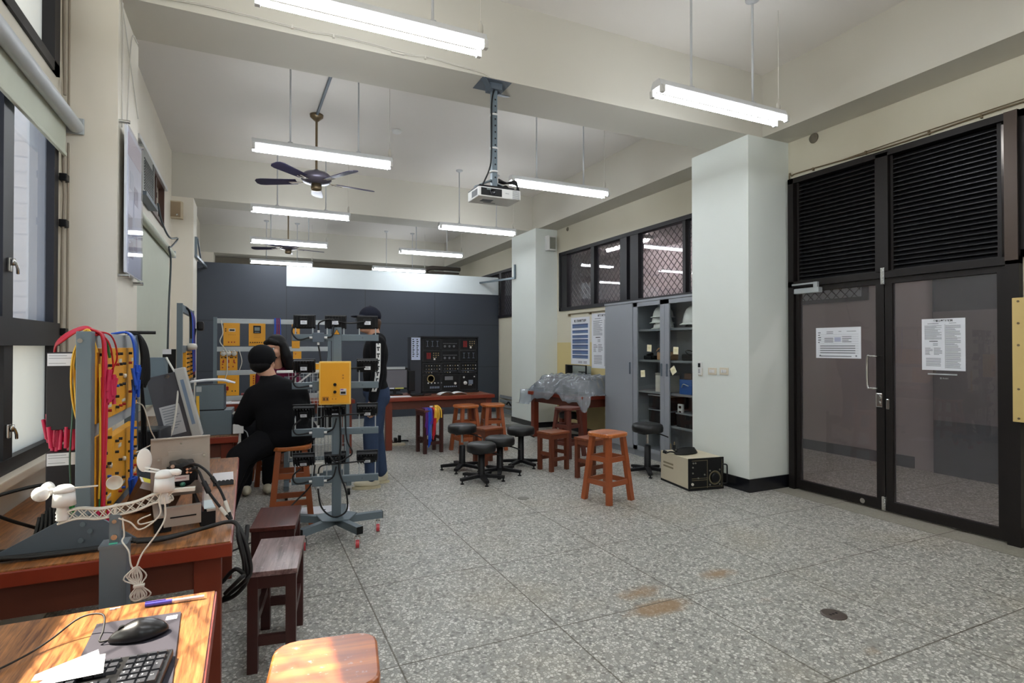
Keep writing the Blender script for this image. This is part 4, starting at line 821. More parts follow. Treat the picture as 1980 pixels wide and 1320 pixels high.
g = G(); g.cyl((-.2, .05, .02), (-.22, .08, .03), .016); g.cyl((-.16, -.01, .05), (-.15, .0, .10), .012, .016); g.make('plug', PLAST, t); g = G(); g.cyl((-.15, .0, .10), (-.145, .005, .13), .006); g.cyl((-.175, .02, .06), (-.17, .03, .11), .006); g.make('pin', BRASS, t)
# right table: film covered machine and trays
t = thing('covered_machine', 'black office machine under a clear plastic film on the right table', 'machine', (4.41, 7.18, TH), math.radians(8)); g = G(); g.box((-.25, -.56, 0), (.28, .46, .20), 0, .02); g.box((-.2, -.4, .20), (.25, .4, .235), 0, .015); g.box((-.252, -.5, .05), (-.249, .4, .055), 1); g.make('body', [mat('machine_black', (32, 34, 40), .45), GINK], t)
def film(a, b):
    y = -.74+1.64*a; x = -.46+.80*b; z = .25
    z -= .95*max(0, -.25-x); z -= max(0, y-.47)*.62; z -= 1.5*max(0, -y-.575)
    if -.30 < y < .05: z += .10*max(0, -.25-x)*4*(1-abs(y+.12)/.17 if abs(y+.12) < .17 else 0)
    if x < -.37: z -= (-.37-x)*(1.4+1.6*max(0, y-.2))
    z += .012*math.sin(21*a+9*b)+.010*math.sin(34*b-11*a)+.008*math.sin(57*a+31*b)+.006*math.sin(83*a-47*b)
    return (x+.012*math.sin(17*a)+.008*math.sin(41*a+13*b), y+.012*math.sin(13*b)+.01*math.sin(37*b-29*a), max(z, -.20 if x < -.36 else .012))
g = G(); g.sheet(film, 60, 44, .0012); single(g, 'plastic_film', FILM, 'clear plastic sheet draped over the black machine', 'plastic sheet', (4.41, 7.18, TH), math.radians(8))
g = G(); g.lathe([(0, 0), (.10, .002), (.14, .015), (.15, .02), (.15, .024), (.11, .016), (0, .01)], n=26); single(g, 'dish', GWP, 'white dish on papers at the far end of the right table', 'dish', (4.14, 7.72, TH+.03))
g = G()
for k in range(6): g.box((-.15+.005*(k % 3), -.11, .005*k), (.15, .11-.004*(k % 2), .005*k+.0045))
single(g, 'paper_stack', PAPER, 'stack of papers under the white dish', 'papers', (4.14, 7.72, TH), math.radians(8))
t = thing('wire_tray', 'black framed document tray behind the film covered machine', 'tray', (4.72, 7.62, TH)); g = G(); z = .38
g.box((-.05, -.3, 0), (.06, .3, .03)); g.box((-.05, .24, .03), (.06, .3, z)); g.box((-.05, -.31, .03), (-.03, -.295, z)); g.box((-.05, -.31, z), (-.03, .3, z+.012)); g.box((-.05, -.31, z-.1), (-.03, -.1, z-.085)); g.make('frame', PLAST, t); g = G(); g.box((.05, -.3, .03), (.055, .24, z)); g.make('panel', mat('tray_panel', (150, 158, 150), .6), t)
g = G()
for z in range(4): g.box((0, -.55, .04+z*.09), (.02, .5, .10+z*.09), 0, .006)
g.box((-.01, -.55, 0), (.03, .5, .04)); g.tube([(-.02, -.1, .2), (-.03, 0, .26), (-.02, .1, .2)], .015, m=1); single(g, 'slatted_panel', [mat('slat_grey', (132, 136, 138), .5), PLAST], 'grey slatted panel leaning low by the far right column', 'panel', (4.80, 10.35, 0))
g = G(); g.box((-.13, -.09, 0), (.13, .09, .045), 0, .006); single(g, 'floor_box', mat('floor_box_grey', (120, 120, 112), .6), 'flat grey box on the floor at the far right column', 'box', (4.15, 8.75, 0))
# ------------------------------------------------------------------ rolling floodlight stand
t = thing('floodlight_stand', 'rolling grey stand with eleven black floodlights and a yellow control box', 'stand', (.585, 4.25, 0), math.radians(-10.4))
g = G(); g.prism([(.15*math.cos(q), .15*math.sin(q)) for q in [2*PI*(k+.25)/5 for k in range(5)]], .148, .156); g.make('base_plate', STEEL, t)
for k in range(5):
    a = 2*PI*k/5+math.radians(12); c, s = math.cos(a), math.sin(a)
    g = G(); g.bar((c*.03, s*.03, .123), (c*.33, s*.33, .123), .045, .045, .05); b = g.make('base_leg', STEEL, t)
    g = G(); g.bar((c*.33, s*.33, .123), (c*.334, s*.334, .123), .046, .046, .051); g.make('end_cap', PLAST, b)
    g = G(); g.cyl((c*.30, s*.30, .098), (c*.30, s*.30, .075), .014, n=10); g.bar((c*.30-.016, s*.30, .08), (c*.30-.02, s*.30-.01, .03), .004, .004, .03); g.bar((c*.30+.016, s*.30, .08), (c*.30+.02, s*.30-.01, .03), .004, .004, .03); cst = g.make('caster_fork', CHROME, t)
    g = G(); g.cyl((c*.30-.012, s*.30-.01, .028), (c*.30+.012, s*.30-.01, .028), .0275, n=18); g.make('wheel', CASTER, cst)
g = G(); g.box((-.032, -.03, .156), (.032, .03, 1.52)); g.box((-.026, -.0305, .156), (-.022, -.03, 1.52), 1); g.make('post', [STEEL, STEELD], t)
g = G(); g.frame((0, -.0315, 1.485), (1, 0, 0), (0, 0, 1)); g.add([(-.024, -.018, 0), (.024, -.018, 0), (0, .024, 0), (-.024, -.018, .001), (.024, -.018, .001), (0, .024, .001)], [(2,1,0), (3,4,5), (0,1,4,3), (1,2,5,4), (2,0,3,5)], 1); g.add([(-.019, -.0155, .0012), (.019, -.0155, .0012), (0, .018, .0012)], [(0, 1, 2)], 0); g.text('⚡', .024, (0, -.004, .0014), 1, .0002); g.make('warning_sign', [YEL, INK], t)
BZ = (1.445, 1.10, .766, .42)
for z in BZ:
    g = G(); g.box((-.305, -.02, z-.024), (.295, .02, z+.024), 0, .004); g.box((-.3055, -.014, z-.018), (-.30, .014, z+.018), 1)
    g.cyl((.18, -.0205, z), (.18, -.019, z), .006, n=8, m=1); g.make('crossbar', [STEEL, STEELD], t)
def flood(x, z, par, tilt):
    R = Matrix.Rotation(tilt, 4, 'X')
    g = G(); g.M = Matrix.Translation((x, -.015, z)) @ R
    g.box((-.072, .0, -.045), (.072, .035, .045), 0, .006); g.box((-.076, .03, -.05), (.076, .042, .05), 0, .004)
    for k in range(7): g.box((-.066+k*.02, -.012, -.04), (-.060+k*.02, .0, .04))
    g.box((-.03, -.02, -.03), (.03, .0, .022), 0, .004)
    f = g.make('floodlight', PLAST, par)
    g = G(); g.M = Matrix.Translation((x, -.015, z)) @ R; g.box((-.022, -.0215, -.02), (.022, -.0205, .006), 0); g.box((-.015, -.022, -.012), (.012, -.0214, -.009), 1); g.box((-.015, -.022, -.003), (.008, -.0214, 0), 1); g.make('rating_label', [PAPER, GINK], f)
    g = G(); g.M = Matrix.Translation((x, -.015, z)) @ R; g.box((-.065, .0425, -.04), (.065, .044, .04)); g.make('lens', LCDG, f)
    return f
for r, (z, bz) in enumerate(zip((1.56, 1.235, .905, .56), BZ)):
    for x in (-.225, -.01, .215):
        if r == 1 and x == -.01: continue
        f = flood(x, z, t, math.radians((0, 14, 34, 36)[r]))
        for s in (-.058, .058): g = G(); g.box((x+s-.004, -.008, bz+.02), (x+s+.004, .004, z-.02)); g.make('bracket', RAIL, t)
for z in BZ:
    g = G(); g.box((-.165, -.055, z-.035), (-.085, -.021, z+.035), 0, .004); j = g.make('junction_box', STEELD if z > 1.2 else STEEL, t)
    for dx, dz in ((-1, 0), (1, 0), (0, 1), (0, -1)): c = Vector((-.125, -.04, z)); d = Vector((dx*.04, 0, dz*.035)); g = G(); g.cyl(c+d, c+d*1.5, .009, n=10); g.make('cable_gland', WPL, j)
g = G(); r_ = .0055
g.tube([(-.29, -.05, 1.54), (-.30, -.06, 1.48), (-.26, -.05, 1.43), (-.185, -.04, 1.445)], r_); g.tube([(-.125, -.04, 1.50), (-.12, -.045, 1.55), (-.06, -.04, 1.575), (-.02, -.04, 1.57)], r_); g.tube([(-.065, -.04, 1.445), (-.03, -.05, 1.46), (-.02, -.045, 1.54)], r_); g.tube([(.01, -.04, 1.56), (.1, -.045, 1.55), (.2, -.04, 1.565)], r_)
g.tube([(-.125, -.04, 1.39), (-.11, -.05, 1.30), (-.10, -.05, 1.20), (-.125, -.04, 1.155)], r_)
for z in BZ[1:]:
    g.tube([(-.24, -.05, z+.10), (-.29, -.06, z+.05), (-.27, -.05, z-.005), (-.185, -.04, z)], r_); g.tube([(-.065, -.04, z), (-.02, -.055, z+.03), (0, -.05, z+.10)], r_)
    g.tube([(-.125, -.04, z+.05), (-.1, -.05, z+.11), (.03, -.05, z+.12), (.2, -.04, z+.13)], r_)
g.tube([(.02, -.05, .95), (.03, -.05, .7), (.02, -.055, .5), (.07, -.06, .33), (.07, -.06, .2), (-.02, -.06, .165), (-.1, -.06, .24), (-.125, -.045, .37)], .006); g.tube([(.06, -.04, .95), (.07, -.05, .72), (.11, -.06, .62), (.07, -.06, .58), (0, -.06, .55), (-.05, -.05, .6)], r_)
g.make('cable', RUB, t)
g = G(); g.box((-.115, -.115, .97), (.100, -.032, 1.275), 1, .004); g.box((-.105, -.119, .98), (.090, -.115, 1.265), 0, .001)
bx = g.make('control_box', [YEL, YEL2], t)
g = G(); g.frame((-.0075, -.1195, 1.1225), (1, 0, 0), (0, 0, 1)); g.cyl((0, -.01, 0), (0, -.01, .012), .011, n=16); g.make('knob', PLAST, bx); g = G(); g.frame((-.0075, -.1195, 1.1225), (1, 0, 0), (0, 0, 1)); g.cyl((0, -.062, 0), (0, -.062, .012), .011, n=16); g.make('knob', PLAST, bx)
g = G(); g.frame((-.0075, -.1195, 1.1225), (1, 0, 0), (0, 0, 1)); g.box((.034, -.085, 0), (.078, -.04, .006), 0, .003); g.box((.04, -.075, .006), (.072, -.06, .012), 1); g.box((.038, -.05, .006), (.058, -.042, .007), 2); g.make('breaker', [GWP, PLAST, mat('violet', (120, 70, 150), .5)], bx)
g = G(); g.frame((-.0075, -.1195, 1.1225), (1, 0, 0), (0, 0, 1))
for y in (.055, .035): g.cyl((.055, y, 0), (.055, y, .005), .006, n=12, m=1)
g.make('indicator', [PLAST, mat('ochre_lamp', (176, 112, 30), .5)], bx); g = G(); g.frame((-.0075, -.1195, 1.1225), (1, 0, 0), (0, 0, 1))
g.box((-.085, -.125, 0), (-.04, -.095, .0015), 1); g.box((-.076, -.12, .0015), (-.070, -.103, .003), 0); g.box((-.054, -.12, .0015), (-.048, -.103, .003), 0)
g.box((-.02, -.115, 0), (-.012, -.107, .003), 1); g.box((.002, -.115, 0), (.01, -.107, .003), 1)
for q in range(5): g.box((-.03+q*.011, -.098, 0), (-.024+q*.011, -.096, .0012), 1)
g.make('socket_panel', [PLAST, mat('ochre_mark', (176, 112, 30), .5)], bx)
p = onZ(628, 984, .0); g = G(); g.box((-.19, -.13, 0), (.2, .10, .002)); g.cyl((0, -.02, .002), (0, -.02, .003), .01, m=1); single(g, 'paper_sheet', [PAPER, PLAST], 'white sheet lying flat on the floor behind the floodlight stand', 'paper', (p.x, p.y, 0.0005), math.radians(-8))
# ------------------------------------------------------------------ wire mesh cart behind it
t = thing('mesh_cart', 'grey wheeled frame with wire mesh panel and white ledge behind the stand', 'cart', (.60, 5.66, 0), math.radians(-4))
for x in (-.27, .27):
    g = G(); g.box((x-.025, -.02, .12), (x+.025, .02, 1.10), 0, .003); g.box((x-.022, -.26, .09), (x+.022, .32, .13), 0, .003); g.bar((x, .02, .62), (x, .22, .13), .03, .03, .02); g.make('upright', STEEL, t)
    for y in (-.22, .28):
        g = G(); g.box((x-.018, y-.02, .05), (x+.018, y+.02, .09)); c = g.make('caster_fork', CHROME, t); g = G(); g.cyl((x-.012, y-.01, .032), (x+.012, y-.01, .032), .032, n=16); g.make('wheel', PLAST, c)
g = G(); g.box((-.27, -.02, .14), (.27, .02, .19)); g.box((-.27, -.02, .30), (.27, .02, .33)); g.make('base_rail', STEEL, t)
g = G()
for k in range(17): x = -.255+k*.032; g.cyl((x, -.024, .30), (x, -.024, 1.14), .0026, n=5)
for k in range(7): z = .32+k*.13; g.cyl((-.26, -.027, z), (.26, -.027, z), .0026, n=5)
g.make('mesh', RAIL, t)
g = G(); g.box((-.36, -.06, 1.135), (.08, .10, 1.155), 0, .003); g.bar((-.34, -.03, .90), (-.06, -.04, 1.13), .014); g.make('ledge', WPL, t)
g = G(); g.box((-.24, .02, .34), (-.02, .16, .56), 0, .01); g.box((.0, .02, .6), (.2, .12, .8), 0, .01); g.box((-.25, .03, .72), (-.05, .12, .86), 0, .01); g.make('battery', PLAST, t)
g = G(); g.box((-.09, -.10, .19), (.05, .04, .29), 0, .01); g.make('transformer', GWP, t)
g = G(); g.box((-.08, -.045, 0), (-.0, .0, .07), 1); g.box((-.072, -.05, .008), (-.008, -.045, .062), 0); single(g, 'small_module', [YEL, GWP], 'small yellow module standing on the white ledge of the mesh cart', 'module', (.64, 5.68, 1.155))
# ------------------------------------------------------------------ training racks with yellow modules
def jacks(g, pts, r=.0055, m=2, d=.008):
    for x, y in pts: g.cyl((x, y, 0), (x, y, d), r, n=8, m=m)
def module(par, x0, x1, z0, z1, kind, y=-.03, nm='module_panel'):
    w, h = x1-x0, z1-z0; g = G(); g.frame(((x0+x1)/2, y, (z0+z1)/2), (1, 0, 0), (0, 0, 1)); a, b = w/2, h/2
    g.box((-a, -b, -.03), (a, b, 0), 0, .002)
    M = [YEL, PLAST, INK, GWP, REDB, LCDG, mat('ochre_line', (160, 100, 30), .6)]
    if kind == 'display': g.box((-a*.35, b*.25, 0), (a*.45, b*.52, .004), 3); g.box((-a*.25, b*.31, .004), (a*.36, b*.45, .006), 1); jacks(g, [(-a*.72, b*.48), (-a*.72, b*.3)], .008); jacks(g, [(-a*.35, -b*.68), (0, -b*.68), (a*.35, -b*.68)], .008, 4); [g.box((-a*.4+k*a*.25, -b*.05, 0), (-a*.25+k*a*.25, -b*.02, .001), 6) for k in range(4)]
    if kind == 'meter': g.box((-a*.46, b*.12, 0), (a*.46, b*.80, .008), 1, .003); g.box((-a*.32, b*.34, .008), (a*.32, b*.66, .0095), 5); g.box((-a*.3, b*.18, .008), (a*.3, b*.23, .009), 5); jacks(g, [(-a*.8+k*a*.27, -b*.70) for k in range(7)], .007); [g.box((-a*.4, -b*.05-k*b*.12, 0), (a*.4, -b*.03-k*b*.12, .001), 6) for k in range(3)]
    if kind == 'lamps':
        for k in (-1, 0, 1): g.lathe([(.030, 0), (.03, .03), (.024, .045), (0, .05)], (k*a*.62, b*.78, 0), 16, 3); g.lathe([(.012, 0), (.012, .05), (0, .055)], (k*a*.62, b*1.05, 0), 10, 3)
        for k in (-1, 0, 1): g.box((k*a*.6-.006, -b*.2, 0), (k*a*.6+.006, b*.14, .01), 4); jacks(g, [(k*a*.6-.02, b*.36), (k*a*.6+.02, b*.36)], .008)
        jacks(g, [(-a*.7, -b*.1), (-a*.7, -b*.35), (a*.7, -b*.2), (-a*.7, -b*.7), (0, -b*.65), (a*.5, -b*.6)], .008, 4)
    if kind == 'slim': jacks(g, [(-a*.15, b*.8-k*b*.2) for k in range(9)], .009, 4); jacks(g, [(a*.55, b*.7-k*b*.3) for k in range(5)], .006)
    if kind == 'base': jacks(g, [(-a*.1, -b*.2), (-a*.1, -b*.38)], .016, 4); jacks(g, [(a*.35, -b*.55), (a*.65, -b*.55), (-a*.2, -b*.62)], .008); g.box((-a*.8, b*.55, 0), (a*.7, b*.58, .001), 6)
    if kind == 'knob': g.lathe([(.022, 0), (.02, .012), (0, .014)], (0, b*.1, 0), 16, 3); jacks(g, [(a*.35, -b*.4)], .009); jacks(g, [(-a*.4, b*.75)], .007, 4); g.box((-a*.5, -b*.1, 0), (a*.5, -b*.08, .001), 6)
    if kind == 'switch': jacks(g, [(0, b*.3)], .014); g.box((-.004, b*.1, 0), (.004, b*.5, .016), 4)
    if kind == 'grid':
        for i in range(3):
            for k in range(8): jacks(g, [(-a*.6+i*a*.55, b*.86-k*b*.235)], .006, 2 if (i+k) % 3 else 4, .010)
        g.box((-a*.2, b*.35, 0), (a*.3, b*.5, .003), 3); g.lathe([(.014, 0), (.013, .014), (0, .016)], (a*.2, -b*.1, 0), 14, 3); g.box((-a*.3, -b*.62, 0), (a*.1, -b*.58, .012), 1)
    if kind == 'ctl':
        for k in range(4): jacks(g, [(-a*.5, b*.8-k*b*.42), (a*.5, b*.75-k*b*.42)], .006, 2, .012)
        g.lathe([(.016, 0), (.015, .016), (0, .018)], (0, b*.25, 0), 16, 3); g.lathe([(.016, 0), (.015, .016), (0, .018)], (0, -b*.3, 0), 16, 3); g.box((-.006, -b*.75, 0), (.006, -b*.62, .012), 4); g.box((-a*.2, b*.6, 0), (a*.25, b*.72, .002), 5)
    return g.make(nm, M, par)
# tall rack on the far pair of tables
t = thing('training_rack', 'tall pale rack of yellow modules on the tables before the partition', 'rack', (0, 7.74, TH))
for x in (-.365, .965): g = G(); g.box((x-.02, -.02, 0), (x+.02, .02, 1.04)); g.box((x-.025, -.12, 0), (x+.025, .2, .03)); g.make('post', STEEL, t)
for z in (.995, .65, .36, .045): g = G(); g.box((-.345, -.028, z-.03), (.945, .01, z+.03), 0, .003); g.make('rail', RAIL, t)
module(t, -.275, -.095, .69, .97, 'display'); module(t, .005, .195, .69, .97, 'meter'); module(t, .505, .60, .66, .965, 'switch')
module(t, -.31, -.12, .39, .62, 'lamps'); module(t, .03, .22, .39, .62, 'display'); module(t, .52, .62, .36, .62, 'knob'); module(t, .32, .44, .39, .62, 'slim')
module(t, -.335, -.10, .08, .33, 'base'); module(t, .02, .12, .06, .34, 'slim'); module(t, .3, .5, .08, .33, 'display')
g = G()
for k, m in enumerate((0, 0, 1, 2, 1, 0)): g.tube([(.30+k*.013, -.03, 1.04), (.30+k*.014, -.045, .9), (.292+k*.016, -.04, .78-.03*(k % 3))], .006, 6, m)
g.box((.28, -.05, .76), (.40, -.03, .80), 3, .01); single(g, 'test_leads', [BLUE, mat('wine_cable', (150, 36, 74), .4), PURP, PLAST], 'blue and purple test leads over the top rail of the tall rack', 'cables', (0, 7.735, TH))
g = G(); g.tube([(-.30, -.035, 1.0), (-.28, -.05, .85), (-.31, -.045, .74), (-.24, -.06, .62), (-.23, -.06, .4), (-.25, -.06, .28), (-.21, -.06, .24)], .006); g.tube([(-.10, -.05, .64), (-.07, -.06, .5), (-.10, -.05, .38)], .005); single(g, 'white_leads', GWP, 'white leads looping down the left of the tall rack', 'cables', (0, 7.735, TH))
g = G(); g.box((0, 0, 0), (.34, .05, .10), 0, .01); g.tube([(.1, -.01, .03), (.12, -.015, .1), (.16, -.015, .1), (.17, -.01, .03)], .006, 6, 1); single(g, 'pouch', [mat('dusty_red', (132, 70, 74), .7), PLAST], 'dusty red pouch at the foot of the tall rack', 'pouch', (-.08, 7.80, TH))
for k, (x, y, w, d, lb) in enumerate(((-.36, 7.46, .30, .2, 'white paper sheet before the tall rack, left one'), (-.02, 7.47, .2, .18, 'open white booklet before the tall rack beside the seated man'))):
    g = G(); g.box((0, 0, 0), (w, d, .012), 0, .002); g.box((.02, .02, .012), (w*.6, d*.9, .02), 0); single(g, 'paper_sheet', PAPER, lb, 'paper', (x, y, TH), .1*k)
# second rack on the table by the wall
t = thing('training_rack', 'second training rack seen edge on by the left wall', 'rack', (-.50, 0, TH))
for y in (5.24, 6.30): g = G(); g.box((-.02, y-.022, 0), (.02, y+.022, 1.03)); g.box((-.15, y-.02, 0), (.15, y+.02, .03)); g.make('post', STEEL, t)
for z in (.995, .66, .36, .045): g = G(); g.box((-.012, 5.26, z-.03), (.016, 6.28, z+.03), 0, .003); g.make('rail', STEEL, t)
for i, (ya, yb, z0, z1) in enumerate(((5.55, 5.85, .39, .64), (5.88, 6.2, .39, .64), (5.4, 5.75, .08, .33))):
    g = G(); g.frame((.02, (ya+yb)/2, (z0+z1)/2), (0, 1, 0), (0, 0, 1)); a, b = (yb-ya)/2, (z1-z0)/2; g.box((-a, -b, -.03), (a, b, 0), 0, .002)
    for q in range(4):
        for k in range(6): g.cyl((-a*.7+q*a*.4, b*.8-k*b*.3, 0), (-a*.7+q*a*.4, b*.8-k*b*.3, .008), .006, n=8, m=1)
    g.make('module_panel', [YEL, INK], t)
g = G()
for k in range(3): g.lathe([(.03, 0), (.03, .04), (.022, .06), (0, .065)], (.02, 5.66+k*.07, .68), 14, 0, 'x')
g.make('meter', GWP, t)
g = G(); g.box((-.12, 5.26, .36), (-.03, 5.30, .66)); g.box((-.12, 5.255, .62), (-.06, 5.26, .66), 1); g.make('module_case', [PLAST, PAPER], t)
g = G()
for k in range(7): g.tube([(-.01, 5.9+k*.04, 1.03), (.035, 5.9+k*.04, .95), (.04, 5.9+k*.035, .72), (.045, 5.92+k*.03, .45-.03*(k % 3))], .007, 6, k % 3)
g.tube([(-.02, 5.4, 1.03), (.03, 5.6, 1.0), (.045, 5.65, .9), (.05, 5.62, .75)], .01, 6, 2); single(g, 'test_leads', [BLUE, mat('wine_cable2', (110, 34, 70), .4), PLAST], 'dark blue and wine test leads on the second rack by the wall', 'cables', (-.50, 0, TH))
g = G(); g.box((.06, 6.0, .83), (.12, 6.1, .92), 0, .02); g.tube([(.05, 6.05, .85), (.03, 6.05, .7)], .01); single(g, 'black_bag', PLAST, 'small black pouch hooked on the second rack', 'pouch', (-.50, 0, TH))
# near rack on the wood table
t = thing('training_rack', 'near training rack of yellow modules with a broad grey post', 'rack', (-.50, 0, TH)); X0 = .0
g = G(); g.box((-.024, 2.33, .0), (.020, 2.38, .732), 0, .003); g.cyl((-.012, 2.33, .70), (-.012, 2.327, .70), .008, n=12, m=1); p1 = g.make('post', [STEEL, CHROME], t)
g = G(); g.box((-.03, 3.19, .0), (.02, 3.24, .735), 0, .003); g.make('post', STEELD, t)
for y, th in ((2.325, .012), (3.25, .012)):
    g = G(); g.M = Matrix(((1, 0, 0, 0), (0, 0, 1, 0), (0, 1, 0, 0), (0, 0, 0, 1))); g.prism([(-.235, 0), (.155, 0), (.155, .012), (.03, .115), (-.04, .115), (-.235, .012)], y, y+th)
    for (x, z) in ((0.0, .085), (-.005, .032), (.02, .06)): g.cyl((x, z, y), (x, z, y-.005), .008, n=12, m=1)
    g.make('foot_plate', [STEELD, STEEL], t)
for z0, z1 in ((.675, .73), (.365, .41), (.02, .06)): g = G(); g.box((-.01, 2.38, z0), (.014, 3.19, z1)); g.make('rail', RAIL if z0 > .1 else STEEL, t)
for z0, z1 in ((.41, .675), (.06, .365)):
    for i, (ya, yb) in enumerate(((2.385, 2.65), (2.652, 2.92), (2.922, 3.185))):
        w, h = yb-ya, z1-z0; g = G(); g.frame((.022, (ya+yb)/2, (z0+z1)/2), (0, 1, 0), (0, 0, 1)); a, b = w/2, h/2
        g.box((-a, -b, -.035), (a, b, 0), 0, .002); rr = random.Random(i*7+int(z0*100))
        for q in range(3):
            for k in range(6):
                if rr.random() < .7: g.cyl((-a*.6+q*a*.5, b*.82-k*b*.32, 0), (-a*.6+q*a*.5, b*.82-k*b*.32, .012), .0055, n=8, m=(1, 1, 2, 3)[rr.randrange(4)])
        g.lathe([(.010, 0), (.009, .010), (0, .012)], (a*.55, b*.1, 0), 18, 4); g.box((-a*.2, b*.55, 0), (a*.2, b*.66, .002), 4); g.box((a*.3, -b*.7, 0), (a*.8, -b*.62, .002), 4)
        m_ = g.make('module_panel', [YEL, INK, REDB, BLUE, GWP], t)
        if i == 0:
            z1 = z1 if z0 > .2 else .328
            g = G(); g.box((-.133, 2.45, z0-.02), (-.02, 2.64, z1-.015), 0, .002); g.box((-.13, 2.4485, z1-.062), (-.045, 2.45, z1-.019), 1)
            for k in range(4): g.box((-.126, 2.448, z1-.027-k*.009), (-.075+.012*(k % 2)-.015*(k == 3), 2.4485, z1-.0255-k*.009-.0015*(k == 2)), 2)
            g.make('rear_case', [mat('module_black', (24, 21, 29), .5), PAPER, GINK], m_)
cb = lambda nm, m, lb, tubes, extra=None: None
def leads(lb, mats, tubes, boxes=(), nm='test_leads'):
    g = G()
    for pts, r, m in tubes: g.tube(pts, r, 7, m)
    for a, b, m in boxes: g.box(a, b, m, .006)
    return single(g, nm, mats, lb, 'cables', (-.50, 0, TH))
T = []; rr = random.Random(3)
for k in range(7):
    d = k*.0065
    T.append(([(.0, 2.392+d, .742), (.034, 2.40+d, .715), (.038+.004*(k % 2), 2.402+d, .60), (.036+.004*(k % 3), 2.40+d, .40), (.038, 2.40+d, .20), (.036+.003*(k % 2), 2.40+d, .02)], .0038, k % 2))
for k in range(5): T.append(([(.02, 2.40+k*.006, .72), (-.02, 2.41+k*.006, .742+k*.002), (-.09, 2.46, .70+k*.004), (-.135, 2.55, .66), (-.142-k*.002, 2.64, .5), (-.145, 2.66, .40), (-.142+k*.006, 2.60, .33), (-.125+k*.010, 2.50, .36+.004*k), (-.11+k*.013, 2.47, .34+rr.uniform(0, .03))], .004, k % 2))
T.append(([(.0, 2.40, .735), (.045, 2.44, .70), (.05, 2.50, .6), (.03, 2.52, .54)], .003, 0)); T.append(([(.0, 2.41, .735), (.05, 2.46, .72), (.055, 2.54, .64), (.03, 2.56, .58)], .003, 0))
def plugs(c, n, sp, L, m, seed=1):
    r = random.Random(seed); return [((c[0]+r.uniform(-1, 1)*sp[0]-.0055, c[1]+r.uniform(-1, 1)*sp[1]-.0055, c[2]+r.uniform(-1, 1)*sp[2]), (c[0]+r.uniform(-1, 1)*sp[0]+.0055, c[1]+r.uniform(-1, 1)*sp[1]+.0055, c[2]+L+r.uniform(-1, 1)*sp[2]), m) for _ in range(n)]
def chunk(c, n, sp, L, m, seed=1):
    r = random.Random(seed); out = []
    for _ in range(n):
        p = Vector((c[0]+r.uniform(-1, 1)*sp[0], c[1]+r.uniform(-1, 1)*sp[1], c[2]+r.uniform(-1, 1)*sp[2])); q = p+Vector((r.uniform(-.012, .012), r.uniform(-.012, .012), L)); out.append(([tuple(p), tuple((p+q)/2), tuple(q)], .0066, m))
    return out
leads('red and magenta test leads draped over the near rack post', [RED, PINK], T+chunk((.045, 2.45, .50), 18, (.012, .045, .035), .075, 1, 2)+chunk((-.09, 2.47, .315), 14, (.034, .014, .018), .075, 1, 3)+chunk((-.14, 2.52, .36), 6, (.006, .02, .03), .07, 1, 4)+chunk((.04, 2.42, .0), 6, (.008, .02, .01), .10, 1, 5))
T = []
for k in range(9): d = k*.0065; T.append(([(-.03, 2.90+d, .735), (.03, 2.905+d, .738), (.052+.002*(k % 3), 2.91+d, .66), (.05, 2.905+d, .5), (.044+.002*(k % 2), 2.90+d*.6, .3), (.044, 2.895+d*.6, .12), (.042, 2.89+d, .0)], .004, k % 3 == 2))
leads('thick blue bundle of test leads down the near rack', [BLUE, mat('steel_blue_cable', (58, 92, 142), .4)], T+chunk((.056, 2.93, .49), 14, (.01, .035, .04), .075, 0, 6)+chunk((.055, 2.91, .0), 10, (.008, .03, .01), .11, 0, 7))
leads('yellow test leads looped over the near post of the near rack', [YELC], [([(.024, 2.39, .66), (.0, 2.385, .738), (-.035, 2.41, .70), (-.048, 2.42, .60), (-.04, 2.425, .45), (-.026, 2.43, .36)], .004, 0), ([(.0, 2.38, .735), (-.045, 2.40, .66), (-.055, 2.42, .52), (-.03, 2.43, .36)], .0035, 0), ([(.030, 2.392, .62), (.033, 2.392, .3), (.03, 2.392, .15)], .0032, 0)])
leads('green test leads hanging behind the near rack post', [DGREEN, GREEN], [([(-.03, 2.40, .70), (-.053, 2.43, .55), (-.055, 2.435, .45), (-.062, 2.435, .3), (-.058, 2.435, .17)], .003, 0), ([(.0, 2.42, .738), (.034, 2.45, .71), (.045, 2.47, .64)], .0045, 1), ([(.032, 2.396, .5), (.033, 2.396, .2), (.03, 2.396, .1)], .003, 1)]+chunk((-.05, 2.43, .07), 7, (.016, .008, .02), .075, 1, 8))
T = []
for k in range(7): d = k*.007; T.append(([(-.02, 3.2+d*.3, .742), (.022, 3.21+d*.4, .735), (.034+d*.4, 3.22+d, .66), (.036+d*.5, 3.225+d, .60-.012*k), (.03+d*.3, 3.22+d, .52-.02*(k % 3))], .0075, 0))
for k in range(3): T.append(([(.03, 3.24, .55), (.032+.008*k, 3.25, .3), (.034+.01*k, 3.26, .02)], .0045, 0))
T.append(([(-.03, 3.2, .748), (.09, 3.23, .748)], .008, 0))
leads('black cable bundle over the far post of the near rack', [PLAST], T)
leads('single pale lead looping from the near rack to the keyboard', [GWP], [([(.03, 3.12, .42), (.05, 3.18, .39), (.075, 3.2, .28), (.09, 3.22, .22), (.05, 3.16, .195), (.03, 3.10, .19)], .0028, 0)], nm='pale_lead')
g = G(); g.tube([(-.70, 2.60, TH+.02), (-.76, 2.55, TH+.07), (-.80, 2.5, TH+.12), (-.78, 2.45, TH+.17), (-.70, 2.48, TH+.19), (-.64, 2.5, TH+.195)], .006)
